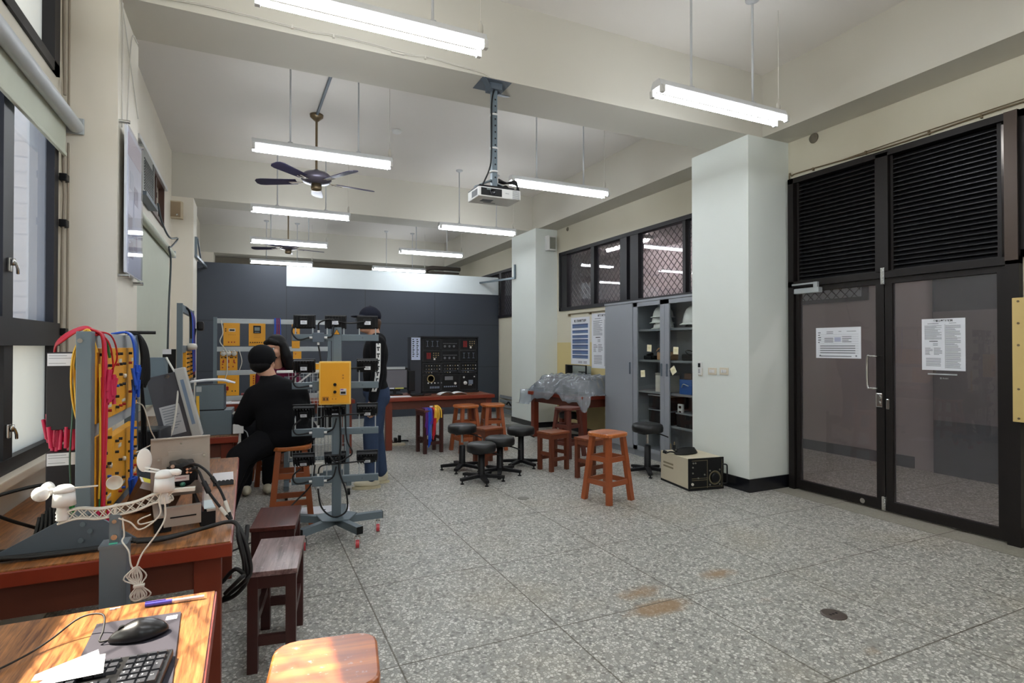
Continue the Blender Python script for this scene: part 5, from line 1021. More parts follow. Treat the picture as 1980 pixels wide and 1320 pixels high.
for k in range(5): g.tube([(-.60-.01*k, 2.42, TH+.14-.01*k), (-.60-.012*k, 2.40, TH+.04), (-.66, 2.36+.008*k, TH+.012), (-.78, 2.34+.01*k, TH+.010), (-.88, 2.30+.02*k, TH+.014)], .006)
g.tube([(-.88, 2.30, TH+.01), (-.70, 2.29, TH+.012), (-.50, 2.285, TH+.010), (-.36, 2.29, TH+.012)], .009); g.tube([(-.88, 2.275, TH+.01), (-.72, 2.27, TH+.02), (-.6, 2.275, TH+.01), (-.40, 2.28, TH+.010)], .007)
single(g, 'power_cables', RUB, 'tangle of black power cables at the left end of the wood table', 'cables')
# ------------------------------------------------------------------ wind sensor mast
t = thing('wind_sensor_mast', 'grey mast with white lattice arm, cup anemometer and wind vane', 'weather sensor', (-.352, 2.0, 0))
g = G(); g.box((-.033, -.033, 0), (.033, .033, .80), 0, .002); g.box((-.035, -.035, .797), (.035, .035, .806)); g.box((-.012, -.022, .806), (.008, -.012, .808), 1); g.make('post', [STEEL, mat('green_tag', (88, 190, 160), .5)], t)
g = G(); g.box((-.013, -.013, .806), (.013, .013, .888)); g.cyl((0, -.02, .825), (0, -.013, .825), .008, m=1, n=10); g.cyl((0, -.018, .87), (0, -.013, .87), .006, m=1, n=10); g.make('tube', [STEEL, CHROME], t)
g = G(); up = [(-.135, 0, .922), (-.09, 0, .935), (-.04, 0, .928), (0, 0, .932), (.05, 0, .938), (.10, 0, .956), (.145, 0, .957)]; lo = [(-.135, 0, .897), (-.09, 0, .907), (-.04, 0, .900), (0, 0, .905), (.05, 0, .912), (.10, 0, .930), (.145, 0, .934)]
for s in (-.008, .008):
    g.tube([(x, s, z) for x, y, z in up], .003, 6); g.tube([(x, s, z) for x, y, z in lo], .003, 6)
    for k in range(12):
        def ip(L, q): q = min(.9999, max(0, q))*(len(L)-1); i = int(q); f = q-i; return Vector(L[i])*(1-f)+Vector(L[min(i+1, len(L)-1)])*f
        a, b = ip(up if k % 2 else lo, k/12), ip(lo if k % 2 else up, (k+1)/12); g.tube([(a.x, s, a.z), (b.x, s, b.z)], .0017, 5, k=1)
        a, b = ip(lo if k % 2 else up, k/12), ip(up if k % 2 else lo, (k+1)/12); g.tube([(a.x, s, a.z), (b.x, s, b.z)], .0017, 5, k=1)
g.box((-.003, -.009, .9), (.003, .009, .936)); [q.__setattr__('z', q.z-.020) for q in g.v]; g.make('arm', GWP, t)
g = G(); g.lathe([(.014, .895), (.017, .90), (.014, .906), (.017, .912), (.014, .918), (.017, .924), (.014, .935), (.015, .955), (0, .955)], (-.125, 0, 0), 18); g.lathe([(.028, .947), (.0255, .993), (.0, .993)], (-.122, 0, 0), 26); g.lathe([(.0265, .995), (.0235, 1.008), (.015, 1.017), (0, 1.02)], (-.122, 0, 0), 26)
[q.__setattr__('z', .885+(q.z-.895)*.82) for q in g.v]; an = g.make('anemometer', WPL, t)
for a, L, tl in ((8, .098, 1), (188, .046, -1), (150, .052, 1)):
    q = math.radians(a); c, s = math.cos(q), math.sin(q)
    g = G(); g.bar((-.122+c*.02, s*.02, .974), (-.122+c*L*.8, s*L*.8, .973), .007, .006, .004)
    ct = Vector((-.122+c*(L+.02 if a == 8 else L+.006), s*L*(1 if a != 150 else 2.4), .977 if a == 8 else .966)); d = Vector((-s, c, 0))*(-1 if a != 8 else -1)
    R = d.to_track_quat('Z', 'Y').to_matrix(); n, P = 20, [(.0, -.020), (.011, -.017), (.018, -.010), (.0212, 0), (.0195, 0), (.0165, -.008), (.009, -.0145), (0, -.0165)]
    vs, fs = [], []
    for r_, h_ in P:
        for i in range(n): vs.append(ct+R @ Vector((r_*math.cos(2*PI*i/n), r_*math.sin(2*PI*i/n), h_)))
    for l in range(len(P)-1):
        for i in range(n): j = (i+1) % n; fs.append((l*n+i, l*n+j, (l+1)*n+j, (l+1)*n+i))
    g.add(vs, fs, 0, True); g.make('cup', GWP if a == 8 else WPL, an)
g = G(); g.lathe([(.0135, .93), (.017, .935), (.0135, .942), (.017, .95), (.0135, .957), (.0145, .985), (0, .985)], (.125, 0, 0), 18); g.lathe([(.0285, .978), (.0255, 1.028), (0, 1.028)], (.123, 0, 0), 26); g.lathe([(.0265, 1.03), (.0235, 1.046), (.014, 1.055), (0, 1.058)], (.123, 0, 0), 26); [q.__setattr__('z', .943+(q.z-.978)*.80) for q in g.v]; vn = g.make('vane_body', WPL, t)
g = G(); g.tube([(.13, 0, 1.045), (.155, -.01, 1.044), (.168, -.013, 1.042)], lambda q: .006+.004*math.sin(q*PI), 10); g.bar((.11, 0, 1.045), (.07, .02, 1.05), .006, .006, .004); g.bar((.11, 0, 1.052), (.07, .02, 1.06), .004, .004, .004)
g.ball((.068, .022, 1.082), (.020, .004, .036), 18, 10); [q.__setattr__('z', q.z-.046) for q in g.v]; g.make('vane', WPL, vn)
g = G(); g.box((.133, -.01, .936), (.205, .01, .946)); g.make('bracket', GWP, t)
g = G(); g.tube([(.12, -.016, .975), (.112, -.018, .94), (.115, -.02, .90), (.085, -.02, .87), (.06, -.02, .862), (.04, -.02, .885), (.01, -.015, .90)], .0024); g.tube([(.125, -.018, .95), (.128, -.02, .89), (.11, -.04, .85), (.075, -.05, .80), (.062, -.06, .765)], .0024); g.tube([(.02, -.016, .90), (.025, -.02, .85), (.022, -.03, .835), (.04, -.045, .81), (.047, -.05, .77), (.062, -.06, .745)], .0022); g.tube([(.09, -.012, .90), (.06, -.015, .888), (.065, -.015, .875), (.1, -.012, .88)], .0022)
for k in range(6):
    a = -.017+k*.0068; g.tube([(.062+a*.3, -.06, .765), (.058+a*1.6, -.062+.002*k, .735), (.068+a*.4, -.062, .712), (.072+a*1.5, -.062, .685), (.07+a*.6, -.062+.002*k, .668), (.066-a, -.064, .68), (.067, -.06, .712), (.055-a, -.06, .74), (.06, -.06, .766)], .0021, 6, k=4)
g.box((.055, -.07, .708), (.082, -.054, .714)); g.tube([(.125, .0, .955), (.14, .0, .95), (.145, 0, .935), (.13, 0, .93)], .003); [q.__setattr__('z', q.z-.022) for q in g.v]; g.make('cable', GWP, t)
# motor on an aluminium plate
t = thing('motor_unit', 'black motor on an upright aluminium plate with tray base', 'motor', (-.215, 2.46, TH), math.radians(9))
g = G(); g.box((-.10, -.04, 0), (-.045, .30, .055), 0, .003); g.box((.048, -.04, 0), (.10, .30, .055), 0, .003); g.make('foot', PLASTM, t)
g = G(); g.box((-.10, -.045, .055), (-.07, .29, .062)); g.box((.07, -.045, .055), (.10, .29, .062)); g.box((-.1, .285, .055), (.1, .29, .1)); g.box((-.07, -.05, .02), (.05, -.044, .09)); g.box((-.07, -.055, .085), (.05, -.03, .09)); g.box((-.05, -.052, .05), (.034, -.0505, .055), 1); g.box((-.07, .20, .10), (.07, .207, .13)); g.box((.055, -.04, .055), (.06, .27, .15), 2); g.box((-.085, -.02, .055), (-.08, .27, .16), 2); g.box((.062, -.03, .062), (.1, .1, .064), 3); g.text('', .01, (0, 0, 0)) if False else None
g.make('frame', [ALU, PLAST, GLASSW, mat('pale_label', (206, 220, 222), .5)], t)
g = G(); g.M = Matrix.Translation((0, .20, .105)) @ Matrix.Rotation(math.radians(-3), 4, 'X'); g.box((-.105, .0, .0), (.105, .006, .205), 0, .002); g.box((-.105, -.012, .198), (.105, .006, .206), 0, .002); g.box((-.068, -.008, .02), (.075, .0, .13)); g.box((-.045, -.012, .13), (.04, -.0, .15)); g.cyl((0, -.001, .178), (0, .001, .178), .004, m=1)
for x, z in ((-.078, .12), (.082, .125), (.08, .02)): g.cyl((x, -.012, z), (x, 0, z), .005, n=10, m=1)
g.make('plate', [ALU, CHROME], t)
def SH(g, dz):
    for q in g.v: q.z += dz
g = G(); g.lathe([(0, .19), (.048, .19), (.05, .175), (.05, .10), (.046, .085), (.03, .082), (0, .082)], (0, 0, .232), 12, 0, 'y'); g.box((-.042, .084, .262), (.042, .19, .276), 0, .006)
for k in range(6): g.box((-.052, .10+k*.013, .205), (.052, .106+k*.013, .255), 0)
for x in (-.036, .036): g.cyl((x, .082, .272), (x, .076, .272), .007, n=10, m=1)
for k in range(4): g.cyl((.012+.012*(k % 2), .080, .245+.012*(k//2)), (.012+.012*(k % 2), .068, .245+.012*(k//2)), .005, n=8, m=1)
SH(g, -.055); mo = g.make('motor', [PLAST, CHROME], t)
g = G(); g.box((-.03, .079, .212), (.02, .0815, .233)); g.box((-.026, .0785, .222), (.01, .079, .224), 1); SH(g, -.055); g.make('rating_label', [mat('pink_label', (222, 204, 200), .6), REDB], mo); g = G(); g.lathe([(.01, .082), (.009, .074), (0, .072)], (-.002, 0, .198), 12, 0, 'y'); SH(g, -.055); g.make('indicator', mat('green_lamp', (58, 120, 100), .3), mo)
g = G(); g.tube([(.0, .08, .207), (.035, .05, .222), (.065, .03, .205), (.09, .0, .175), (.115, -.02, .13), (.135, -.05, .075), (.15, -.075, .02)], .005); g.tube([(.02, .07, .195), (.045, .03, .20), (.06, .0, .165), (.08, -.03, .12), (.115, -.06, .065), (.15, -.08, .012)], .005)
g.tube([(.062, -.003, .16), (.078, -.027, .123)], .0095, k=1); g.tube([(.09, .0, .175), (.102, -.01, .153)], .008, k=1)
g.make('cable', PLAST, t)
g = G(); g.tube([(.113, -.058, .068), (.132, -.07, .038)], .007, k=1); g.tube([(.131, -.044, .086), (.143, -.064, .045)], .007, k=1); g.make('cable_marker', GWP, t)
P = lambda u, v, y: onY(u, v, y)
g = G()
for k, (dx, dz) in enumerate(((0, 0), (.012, .004), (-.008, .006))):
    o = Vector((dx, 0, dz)); z0 = TH+.014
    loop = [(455, 1100, 2.30), (430, 1125, 2.38)] if k == 0 else [(462, 1130, 2.30), (425, 1160, 2.42)] if k == 1 else [(470, 1120, 2.25), (440, 1150, 2.3)]
    pts = [Vector((-.36+.01*k, 2.30-.012*k, z0+.004)), Vector((-.26, 2.29-.01*k, z0+.003)), Vector((-.15, 2.33, z0+.006)), Vector((-.07, 2.36, z0+.012)), Vector((-.035, 2.35, z0+.0))]+[P(466, 1045, 2.32)+o, P(476, 1085, 2.30)+o, P(477, 1112, 2.30)+o]+[P(*q)+o for q in loop]
    g.tube(pts, .0075, 8)
g.tube([Vector((.0, 2.44, TH-.02)), P(474, 1080, 2.34), P(478, 1120, 2.34), P(455, 1150, 2.36), P(420, 1165, 2.45)], .008)
single(g, 'motor_cables', RUB, 'thick black cables curling over the edge of the wood table', 'cables')
p = onZ(262, 925, TH); t = thing('cardboard_box', 'small brown box with yellow label leaning behind the wind vane', 'box', (-.385, 2.78, TH)); t.rotation_euler = (0, math.radians(24), math.radians(12)); g = G(); g.box((-.07, -.05, .0), (.09, .06, .11), 0, .003); g.make('carton', mat('carton', (98, 68, 48), .7), t); g = G(); g.box((-.07, -.055, .11), (.0, .05, .1125)); g.box((-.065, -.0525, .085), (.0, -.0505, .11)); g.box((-.06, -.05, .1125), (.02, .045, .1135), 1); g.make('label', [PAPER, mat('yellow_label', (222, 214, 40), .6)], t)
p = onZ(432, 938, TH); t = thing('terminal_card', 'white card with black scalloped terminals on the table edge', 'card', (p.x+.0, p.y, TH), math.radians(4)); g = G(); g.M = Matrix.Rotation(math.radians(-38), 4, 'X'); g.box((-.045, 0, .0), (.045, .003, .07)); g.make('card', PAPER, t); g = G(); g.M = Matrix.Rotation(math.radians(-38), 4, 'X')
for k in range(5): g.cyl((-.036+k*.018, -.002, .018), (-.036+k*.018, .0, .018), .010, n=12)
g.box((-.045, -.003, 0), (.045, .0, .016)); g.make('terminal', PLAST, t)
# touch panel on a slanted grey stand, dark pc and keyboard behind
t = thing('touch_panel', 'tilted touch panel with grey bezel on a slanted grey stand', 'panel', (-.46, 3.68, TH), math.radians(-12))
g = G(); g.box((-.06, -.04, .36), (.05, .02, .62), 0, .003); g.bar((.02, -.03, .60), (.12, -.06, .02), .06, .07, .02); g.box((-.05, -.10, 0), (.2, .10, .012)); g.make('stand', STEEL, t)
R = Matrix.Translation((.11, -.05, .33)) @ Matrix.Rotation(math.radians(16), 4, 'Y') @ Matrix.Rotation(math.radians(-8), 4, 'X')
R = Matrix.Translation((.115, -.06, .335)) @ Matrix.Rotation(math.radians(-14), 4, 'Y') @ Matrix.Rotation(math.radians(10), 4, 'Z')
g = G(); g.M = R; g.box((-.09, -.06, -.20), (.05, .03, .20), 0, .004); pn = g.make('rear_case', mat('panel_charcoal', (66, 66, 72), .45), t)
g = G(); g.M = R; g.box((.05, -.07, -.17), (.10, .0, .215), 0, .006); g.box((.065, -.0705, -.1), (.082, -.07, .15), 1); g.make('bezel', [mat('bezel_grey', (172, 172, 168), .45), mat('blue_grey', (110, 128, 150), .5)], pn)
g = G(); g.M = R; g.box((-.065, -.0615, -.13), (.03, -.06, .03)); [g.box((-.055, -.062, .015-k*.014), (.02-.012*(k % 3), -.0614, .019-k*.014), 1) for k in range(9)]; g.make('rating_label', [mat('silver_label', (176, 176, 178), .5), GINK], pn); g = G(); g.M = R; g.cyl((.01, -.062, .185), (.01, -.058, .185), .012); g.make('screw', CHROME, pn)
g = G(); g.tube([(.06, -.04, .62), (.13, -.09, .5), (.14, -.13, .35), (.12, -.16, .2), (.05, -.2, .12), (-.1, -.25, .03)], .005); g.tube([(-.05, -.03, .60), (-.08, -.05, .5), (-.1, -.05, .4)], .004); g.make('cable', GWP, t)
t = thing('computer', 'dark computer unit before the touch panel stand on the wood table', 'computer', (-.47, 3.46, TH), math.radians(-12)); g = G(); g.box((-.10, -.10, 0), (.09, .06, .26), 0, .006); g.make('case', mat('pc_case', (44, 48, 54), .4), t); g = G(); g.box((-.09, -.105, .02), (.08, -.10, .25)); [g.box((-.07, -.107, .05+k*.02), (.06, -.105, .058+k*.02), 1) for k in range(6)]; g.make('front', [PLASTM, STEELD], t)
t = thing('keyboard', 'dark keyboard leaning upright behind the near rack', 'keyboard', (-.43, 3.31, TH), math.radians(-15)); t.rotation_euler = (math.radians(40), 0, math.radians(-15)); g = G(); g.box((-.09, 0, 0), (.10, .13, .02), 0, .004); g.make('base', PLAST, t); g = G()
for i in range(9):
    for j in range(5): g.box((-.083+i*.02, .012+j*.022, .02), (-.067+i*.02, .03+j*.022, .026), 0, .002)
kk = g.make('keys', mat('key_grey', (62, 70, 84), .4), t)
# boxes and papers on the table behind
t = thing('grey_box', 'large blue grey box at the corner of the third table', 'box', (-.255, 5.0, TH), math.radians(-3)); g = G(); g.box((-.147, -.11, 0), (.147, .15, .19), 0, .004); g.make('case', STEEL, t); g = G(); g.cyl((.147, -.03, .15), (.165, -.03, .15), .009); g.cyl((.147, .05, .15), (.165, .05, .15), .009); g.make('terminal', GWP, t)
t = thing('grey_box', 'small blue grey box stacked on the large one', 'box', (-.262, 4.98, TH+.19), math.radians(-3)); g = G(); g.box((-.098, -.085, 0), (.098, .1, .195), 0, .004); g.box((-.09, -.087, .145), (-.055, -.085, .185), 1); g.box((-.1, -.09, 0), (.1, .1, .008), 2); g.make('case', [STEEL, RAIL, PLAST], t)
g = G()
for k in range(3): g.sheet(lambda a, b: (-.14+.31*a, -.11+.2*b, .004*k+.003+.012*math.sin(a*PI)-(.05*max(0, a-.75)*(1+k*.3))), 14, 3, .0025)
single(g, 'paper_stack', PAPER, 'white papers curling over the top of the small grey box', 'papers', (-.262, 4.98, TH+.385+.017))
g = G(); g.tube([(-.335, 4.815, TH+.006), (-.342, 4.825, TH+.31)], .011, 10, k=1); single(g, 'yellow_rod', YELC, 'yellow rod standing before the large grey box', 'rod')
t = thing('wall_plug', 'white plug and lead hanging at the table edge by the seated man', 'plug', (-.085, 4.86, TH+.008)); g = G(); g.box((-.02, -.02, 0), (.055, .03, .07), 0, .004); g.make('plug', WPL, t); g = G(); g.tube([(.05, 0, .03), (.08, -.01, .0), (.085, -.03, -.06), (.05, -.08, -.14), (.0, -.15, -.2), (-.03, -.2, -.24)], .004); g.make('lead', RAIL, t)
t = thing('coil_unit', 'reddish brown coil unit beside the small grey box', 'coil', (-.44, 5.1, TH)); g = G(); g.box((-.05, -.05, 0), (.05, .05, .27)); [g.tube([(-.06, -.055, .28+k*.012), (.05, -.055, .28+k*.012)], .006, 6, 1, k=1) for k in range(6)]; g.make('block', [mat('brown_block', (112, 66, 50), .5), mat('dull_red_coil', (120, 44, 44), .5)], t)
t = thing('computer_monitor', 'dark monitor behind the touch panel on the third table', 'monitor', (-.52, 5.0, TH), math.radians(-20)); g = G(); g.box((-.10, -.02, .06), (.08, .02, .4), 0, .01); g.box((-.06, -.06, 0), (.06, .06, .02)); g.box((-.02, -.01, .02), (.02, .01, .1)); g.make('housing', PLASTM, t)
# ------------------------------------------------------------------ near desk
def mouse_fn(x, y, z):
    h = 1-.35*max(0, -x)-.15*max(0, x)
    return (x, y*(1-.22*max(0, -x)+.06*math.cos(3*x)), max(z, -.15)*h*(1 if z > 0 else .6))
t = thing('mouse', 'black computer mouse on the mouse mat of the sunlit desk', 'mouse', (-.228, 1.562, TH+.006), math.radians(6))
g = G(); g.ball((0, 0, .004), (.060, .033, .036), 28, 16, 0, None, mouse_fn); g.make('shell', mat('mouse_black', (26, 26, 29), .28), t)
g = G(); g.cyl((-.032, -.004, .0245), (-.032, .004, .0245), .008, n=14); g.make('wheel', RUB, t);
g = G(); pts = [Vector((-.055, 0, .006)), Vector((-.075, .005, .006)), Vector((-.07, .03, .02))]+[Vector((a, b, c)) for a, b, c in ((-.075, .07, .04), (-.12, .09, .035), (-.17, .06, .01), (-.21, .02, .002), (-.27, -.03, .0), (-.36, -.07, 0))]; g.tube(pts, .0022, 6); g.make('cord', RUB, t)
g = G(); c = [onZ(350, 1185, TH), onZ(187, 1209, TH), onZ(120, 1345, TH), onZ(332, 1330, TH)]; g.prism([(q.x, q.y) for q in c][::1], .0002, .004); g.M = None
q = onZ(334, 1196, TH); g.box((q.x-.014, q.y-.012, .004), (q.x+.010, q.y+.010, .0046), 1); single(g, 'mouse_mat', [MAT_, PAPER], 'dark violet grey mouse mat under the mouse', 'mouse mat', (0, 0, TH))
t = thing('pen', 'clear pen with blue cap at the far edge of the sunlit desk', 'pen', (-.175, 1.738, TH+.0065), math.radians(-3)); g = G(); g.cyl((-.005, 0, 0), (.07, 0, 0), .0045, .004, n=12); g.make('barrel', mat('pen_clear', (226, 214, 216), .2), t); g = G(); g.cyl((-.066, 0, 0), (-.005, 0, 0), .0058, n=12); g.box((-.066, -.001, .006), (-.02, .001, .0075)); g.make('cap', BLUEP, t)
g = G(); g.box((0, 0, 0), (.012, .006, .003)); g.box((.01, .005, 0), (.022, .009, .002)); p = onZ(212, 1180, TH); single(g, 'scrap', PAPER, 'tiny white scrap on the desk beyond the mouse mat', 'scrap', (p.x, p.y, TH))
# keyboard with separate keys
t = thing('keyboard', 'black computer keyboard partly covered by white paper', 'keyboard', (-.145, 1.435, TH+.0045), math.radians(-3)); t.rotation_euler = (0, 0, math.radians(-4))
g = G(); g.box((-.205, -.15, 0), (0, 0, .016), 0, .004); g.make('base', PLAST, t)
KEY = mat('keycap', (52, 54, 60), .35); rows = ['▫▫▫▫', '\u2b24/*-', '789+', '456', '1230', '0.']
def key(x, y, w, h, ch):
    g = G(); P = [(x+.0007, y+.0007), (x+w-.0007, y+.0007), (x+w-.0007, y+h-.0007), (x+.0007, y+h-.0007)]; i = .0022; Q = [(x+i, y+i), (x+w-i, y+i), (x+w-i, y+h-i), (x+i, y+h-i)]
    g.add([(a, b, .016) for a, b in P]+[(a, b, .0225) for a, b in Q], [(4, 5, 6, 7), (0, 1, 5, 4), (1, 2, 6, 5), (2, 3, 7, 6), (3, 0, 4, 7)])
    if ch: g.frame((x+w*.38, y+h*.58, .0226), (1, 0, 0), (0, 1, 0)); g.text(ch, .0075, (0, 0, 0), 1, .0001)
    g.make('key', [KEY, PAPER], t)
kw = .0182
for r, row in enumerate((['', '', '', ''], ['Num', '/', '*', '-'], ['7', '8', '9', ''], ['4', '5', '6', '+'], ['1', '2', '3', ''], ['0', '', '.', '↵'])):
    y = -.027-r*.0215
    for c, ch in enumerate(row):
        x = -.083+c*kw+.0028
        if r == 0: key(x, y+.004, kw, .011, '')
        elif (r == 2 and c == 3) or (r == 4 and c == 3): continue
        elif r == 3 and c == 3: key(x, y, kw, .040, ch)
        elif r == 5 and c == 1: continue
        elif r == 5 and c == 0: key(x, y, kw*2, .0185, ch)
        elif r == 5 and c == 3: key(x, y, kw, .040, ch)
        else: key(x, y, kw, .0185, ch if len(ch) < 2 else '')
    for c, ch in enumerate((['', '', ''], ['', '', ''], ['', '', ''], ['', '', ''], ['', '↑', ''], ['←', '↓', '→'])[r]):
        if r == 3: continue
        key(-.146+c*kw, y+(.004 if r == 0 else 0), kw, .011 if r == 0 else .0185, ch)
    L = 'QWERTYUIOPASDFGHJKLZXCVBNM'
    for c in range(2): key(-.19+c*kw, y+(.004 if r == 0 else 0), kw, .011 if r == 0 else .0185, '')
g = G(); a, b, c, d, e = onZ(190, 1281, TH), onZ(204, 1290, TH), onZ(185, 1332, TH), onZ(60, 1345, TH), onZ(95, 1322, TH)
def pp(q, z): return (q.x, q.y, z)
g.prism([(a.x, a.y), (e.x-.02, e.y-.01), (d.x, d.y), (c.x, c.y), (c.x+.004, c.y+.03)], .0285, .0288); g.prism([(b.x, b.y), (a.x-.03, a.y-.03), (c.x-.1, c.y), (c.x+.012, c.y)], .0292, .0295); single(g, 'paper_sheet', PAPER, 'white sheets lying over the keyboard of the sunlit desk', 'paper', (0, 0, TH))
p = onZ(318, 1138, .20); t = thing('floor_unit', 'dark box with cables under the wood table', 'box', (-.32, 2.75, 0)); g = G(); g.box((-.10, -.12, 0), (.14, .2, .2), 0, .008); g.make('case', mat('dark_unit', (40, 30, 32), .5), t); g = G(); g.tube([(-.1, -.05, .15), (-.2, -.08, .2), (-.26, -.1, .1), (-.3, -.1, .01)], .008); g.tube([(.14, -.05, .18), (.18, -.05, .14), (.16, -.05, .02)], .006); g.make('cable', RUB, t)
# floor cable to the seated man
g = G(); g.tube([(-.12, 4.2, .008), (.02, 4.35, .008), (.12, 4.42, .01), (.22, 4.45, .14), (.32, 4.50, .22), (.44, 4.55, .33), (.47, 4.58, .47)], .006); single(g, 'floor_cable', RUB, 'black cable from the floor up past the seated man stool', 'cable')
# ------------------------------------------------------------------ far table: instrument rack, monitor, papers, leads
t = thing('instrument_rack', 'black rack of twelve instrument modules on the far red brown table', 'rack', (2.70, 7.92, TH))
g = G(); g.box((-.44, -.05, 0), (.44, .16, .03)); g.box((-.44, -.02, 0), (-.425, .16, .83)); g.box((.425, -.02, 0), (.44, .16, .83)); g.box((-.44, -.03, .805), (.44, .16, .83)); g.box((-.43, .14, 0), (.43, .16, .83)); g.make('frame', PLASTM, t)
for i in range(3):
    for j in range(4):
        x0, x1 = -.42+i*.2815, -.42+i*.2815+.277; z0, z1 = ((.63, .80), (.46, .625), (.29, .45), (.035, .28))[j]
        g = G(); g.frame(((x0+x1)/2, -.012, (z0+z1)/2), (1, 0, 0), (0, 0, 1)); a, b = (x1-x0)/2, (z1-z0)/2
        g.box((-a, -b, -.12), (a, b, 0), 0, .002); [g.box((-a+.004, s*(b-.005)-.0008, 0), (a-.004, s*(b-.005)+.0008, .001), 2) for s in (-1, 1)]; [g.box((s*(a-.006)-.0008, -b+.005, 0), (s*(a-.006)+.0008, b-.005, .001), 2) for s in (-1, 1)]
        key_ = (i, j)
        if key_ in ((2, 0), (0, 1)): [g.box((-a*.55+q*.022, -b*.5, 0), (-a*.55+q*.022+.012, b*.6, .004), 4) for q in range(3)]; [g.cyl((a*.2+.035*(q % 3), b*.5-.03*(q//3), 0), (a*.2+.035*(q % 3), b*.5-.03*(q//3), .006), .008, n=8, m=5) for q in range(8)]; g.box((a*.2, -b*.7, 0), (a*.38, -b*.35, .005), 1)
        elif key_ in ((0, 0), (2, 1)): [(g.box((-a*.6+q*.075, -b*.4, 0), (-a*.6+q*.075+.035, -b*.34, .002), 3), g.box((-a*.6+q*.075, b*.5, 0), (-a*.6+q*.075+.035, b*.56, .002), 3), g.box((-a*.6+q*.075+.015, -b*.4, 0), (-a*.6+q*.075+.02, b*.5, .002), 3)) for q in range(3)]
        elif key_ in ((1, 0), (1, 1)): [g.cyl((-a*.75+q*.02, b*.15, 0), (-a*.75+q*.02, b*.15, .008), .006, n=8, m=2) for q in range(11)]; [g.lathe([(.016, 0), (.018, .001), (.016, .0015)], (-a*.6+q*.07, -b*.35, 0), 14, 2) for q in range(3)]
        elif key_ == (0, 3): g.lathe([(.055, 0), (.058, .002), (.048, .002), (.045, 0)], (-a*.1, b*.45, 0), 24, 5); [g.cyl((-a*.4+q*.05, -b*.05, 0), (-a*.4+q*.05, -b*.05, .01), .010, n=10, m=1 if q < 3 else 2) for q in range(5)]; [g.box((-a*.2+q*.025, -b*.7, 0), (-a*.2+q*.025+.015, -b*.45, .003), 3) for q in range(6)]
        elif key_ == (2, 3): g.lathe([(.028, 0), (.026, .02), (0, .022)], (-a*.35, -b*.15, 0), 20, 1); [g.cyl((a*.1+q*.03, -b*.4, 0), (a*.1+q*.03, -b*.4, .008), .008, n=8, m=1) for q in range(2)]; g.cyl((-a*.5, b*.55, 0), (-a*.5, b*.55, .01), .014, m=1); g.cyl((a*.7, b*.6, 0), (a*.7, b*.6, .01), .010, m=1); g.box((a*.05, -b*.3, 0), (a*.55, b*.2, .001), 3)
        elif key_ == (1, 3): g.box((-a*.6, b*.25, 0), (a*.3, b*.7, .003), 2); g.cyl((a*.55, -b*.15, 0), (a*.55, -b*.15, .015), .018, m=1); [g.box((-a*.7+q*.03, -b*.6, 0), (-a*.7+q*.03+.02, -b*.45, .002), 3) for q in range(7)]
        else: [g.cyl((-a*.6+.04*(q % 6), b*.4-.05*(q//6), 0), (-a*.6+.04*(q % 6), b*.4-.05*(q//6), .007), .007, n=8, m=(2, 5, 1)[q % 3]) for q in range(15)]; [g.box((-a*.8, -b*.6, 0), (a*.7, -b*.56, .001), 3) for q in range(1)]
        g.make('module', [PLAST, WPL, mat('rack_print', (110, 112, 116), .6) if (i, j) == (0, 0) else bpy.data.materials['rack_print'], mat('rack_line', (120, 132, 150), .6) if (i, j) == (0, 0) else bpy.data.materials['rack_line'], REDB, mat('rack_gold', (168, 150, 104), .5) if (i, j) == (0, 0) else bpy.data.materials['rack_gold']], t)
g = G(); g.box((-.60, -.03, 0), (-.445, .14, .82), 0, .004); g.make('side_panel', mat('side_black', (44, 48, 56), .5), t); sp = t.children[-1]
g = G(); g.box((-.59, -.033, .49), (-.46, -.031, .81)); [g.box((-.575+c*.06, -.0335, .79-k*.03), (-.555+c*.06+.01*(k % 2), -.033, .775-k*.03), 1) for k in range(9) for c in range(2)]; g.make('notice', [mat('blue_paper', (190, 200, 224), .7), INK], sp)
t = thing('computer_monitor', 'dark computer monitor beside the standing man on the far table', 'monitor', (1.90, 7.90, TH), math.radians(-4)); g = G(); g.box((-.30, 0, .08), (.16, .04, .385), 0, .008); g.box((-.30, -.008, .36), (.12, .0, .395), 1); g.box((.17, -.02, .05), (.26, .12, .34), 0, .006); g.box((-.1, .04, .05), (.06, .1, .3)); g.box((-.16, -.06, 0), (.08, .12, .018), 0, .006); g.box((-.04, .02, .018), (.0, .06, .1)); g.make('housing', [PLAST, RAIL], t); g = G(); g.box((-.285, -.002, .1), (.145, .0, .35)); g.make('screen', mat('off_screen', (108, 108, 116), .25), t); g = G(); g.box((-.15, -.012, .085), (-.03, -.002, .10)); g.box((-.02, -.012, .085), (.1, -.002, .10), 1); g.make('sticker', [PAPER, mat('lime_sticker', (216, 214, 110), .6)], t)
def book(a, b): return (-.20+.40*a, -.09+.18*b, .004+.03*abs(math.sin(2*PI*a))**.7+(.05*max(0, .35-abs(a-.36))*(1-b)))
g = G(); g.sheet(book, 24, 6, .003); single(g, 'open_book', PAPER, 'open white booklet before the black instrument rack', 'book', (2.62, 7.60, TH))
g = G(); g.box((0, 0, 0), (.33, .16, .004)); single(g, 'paper_sheet', PAPER, 'white sheet on the far table before the monitor', 'paper', (1.68, 7.50, TH))
g = G(); g.box((-.09, -.05, 0), (.09, .05, .03), 0, .01); g.tube([(.05, 0, .02), (.12, -.03, .01), (.2, 0, .01)], .008); single(g, 'dark_tool', PLAST, 'dark tool on the far table between monitor and booklet', 'tool', (2.12, 7.62, TH))
g = G(); rr = random.Random(11)
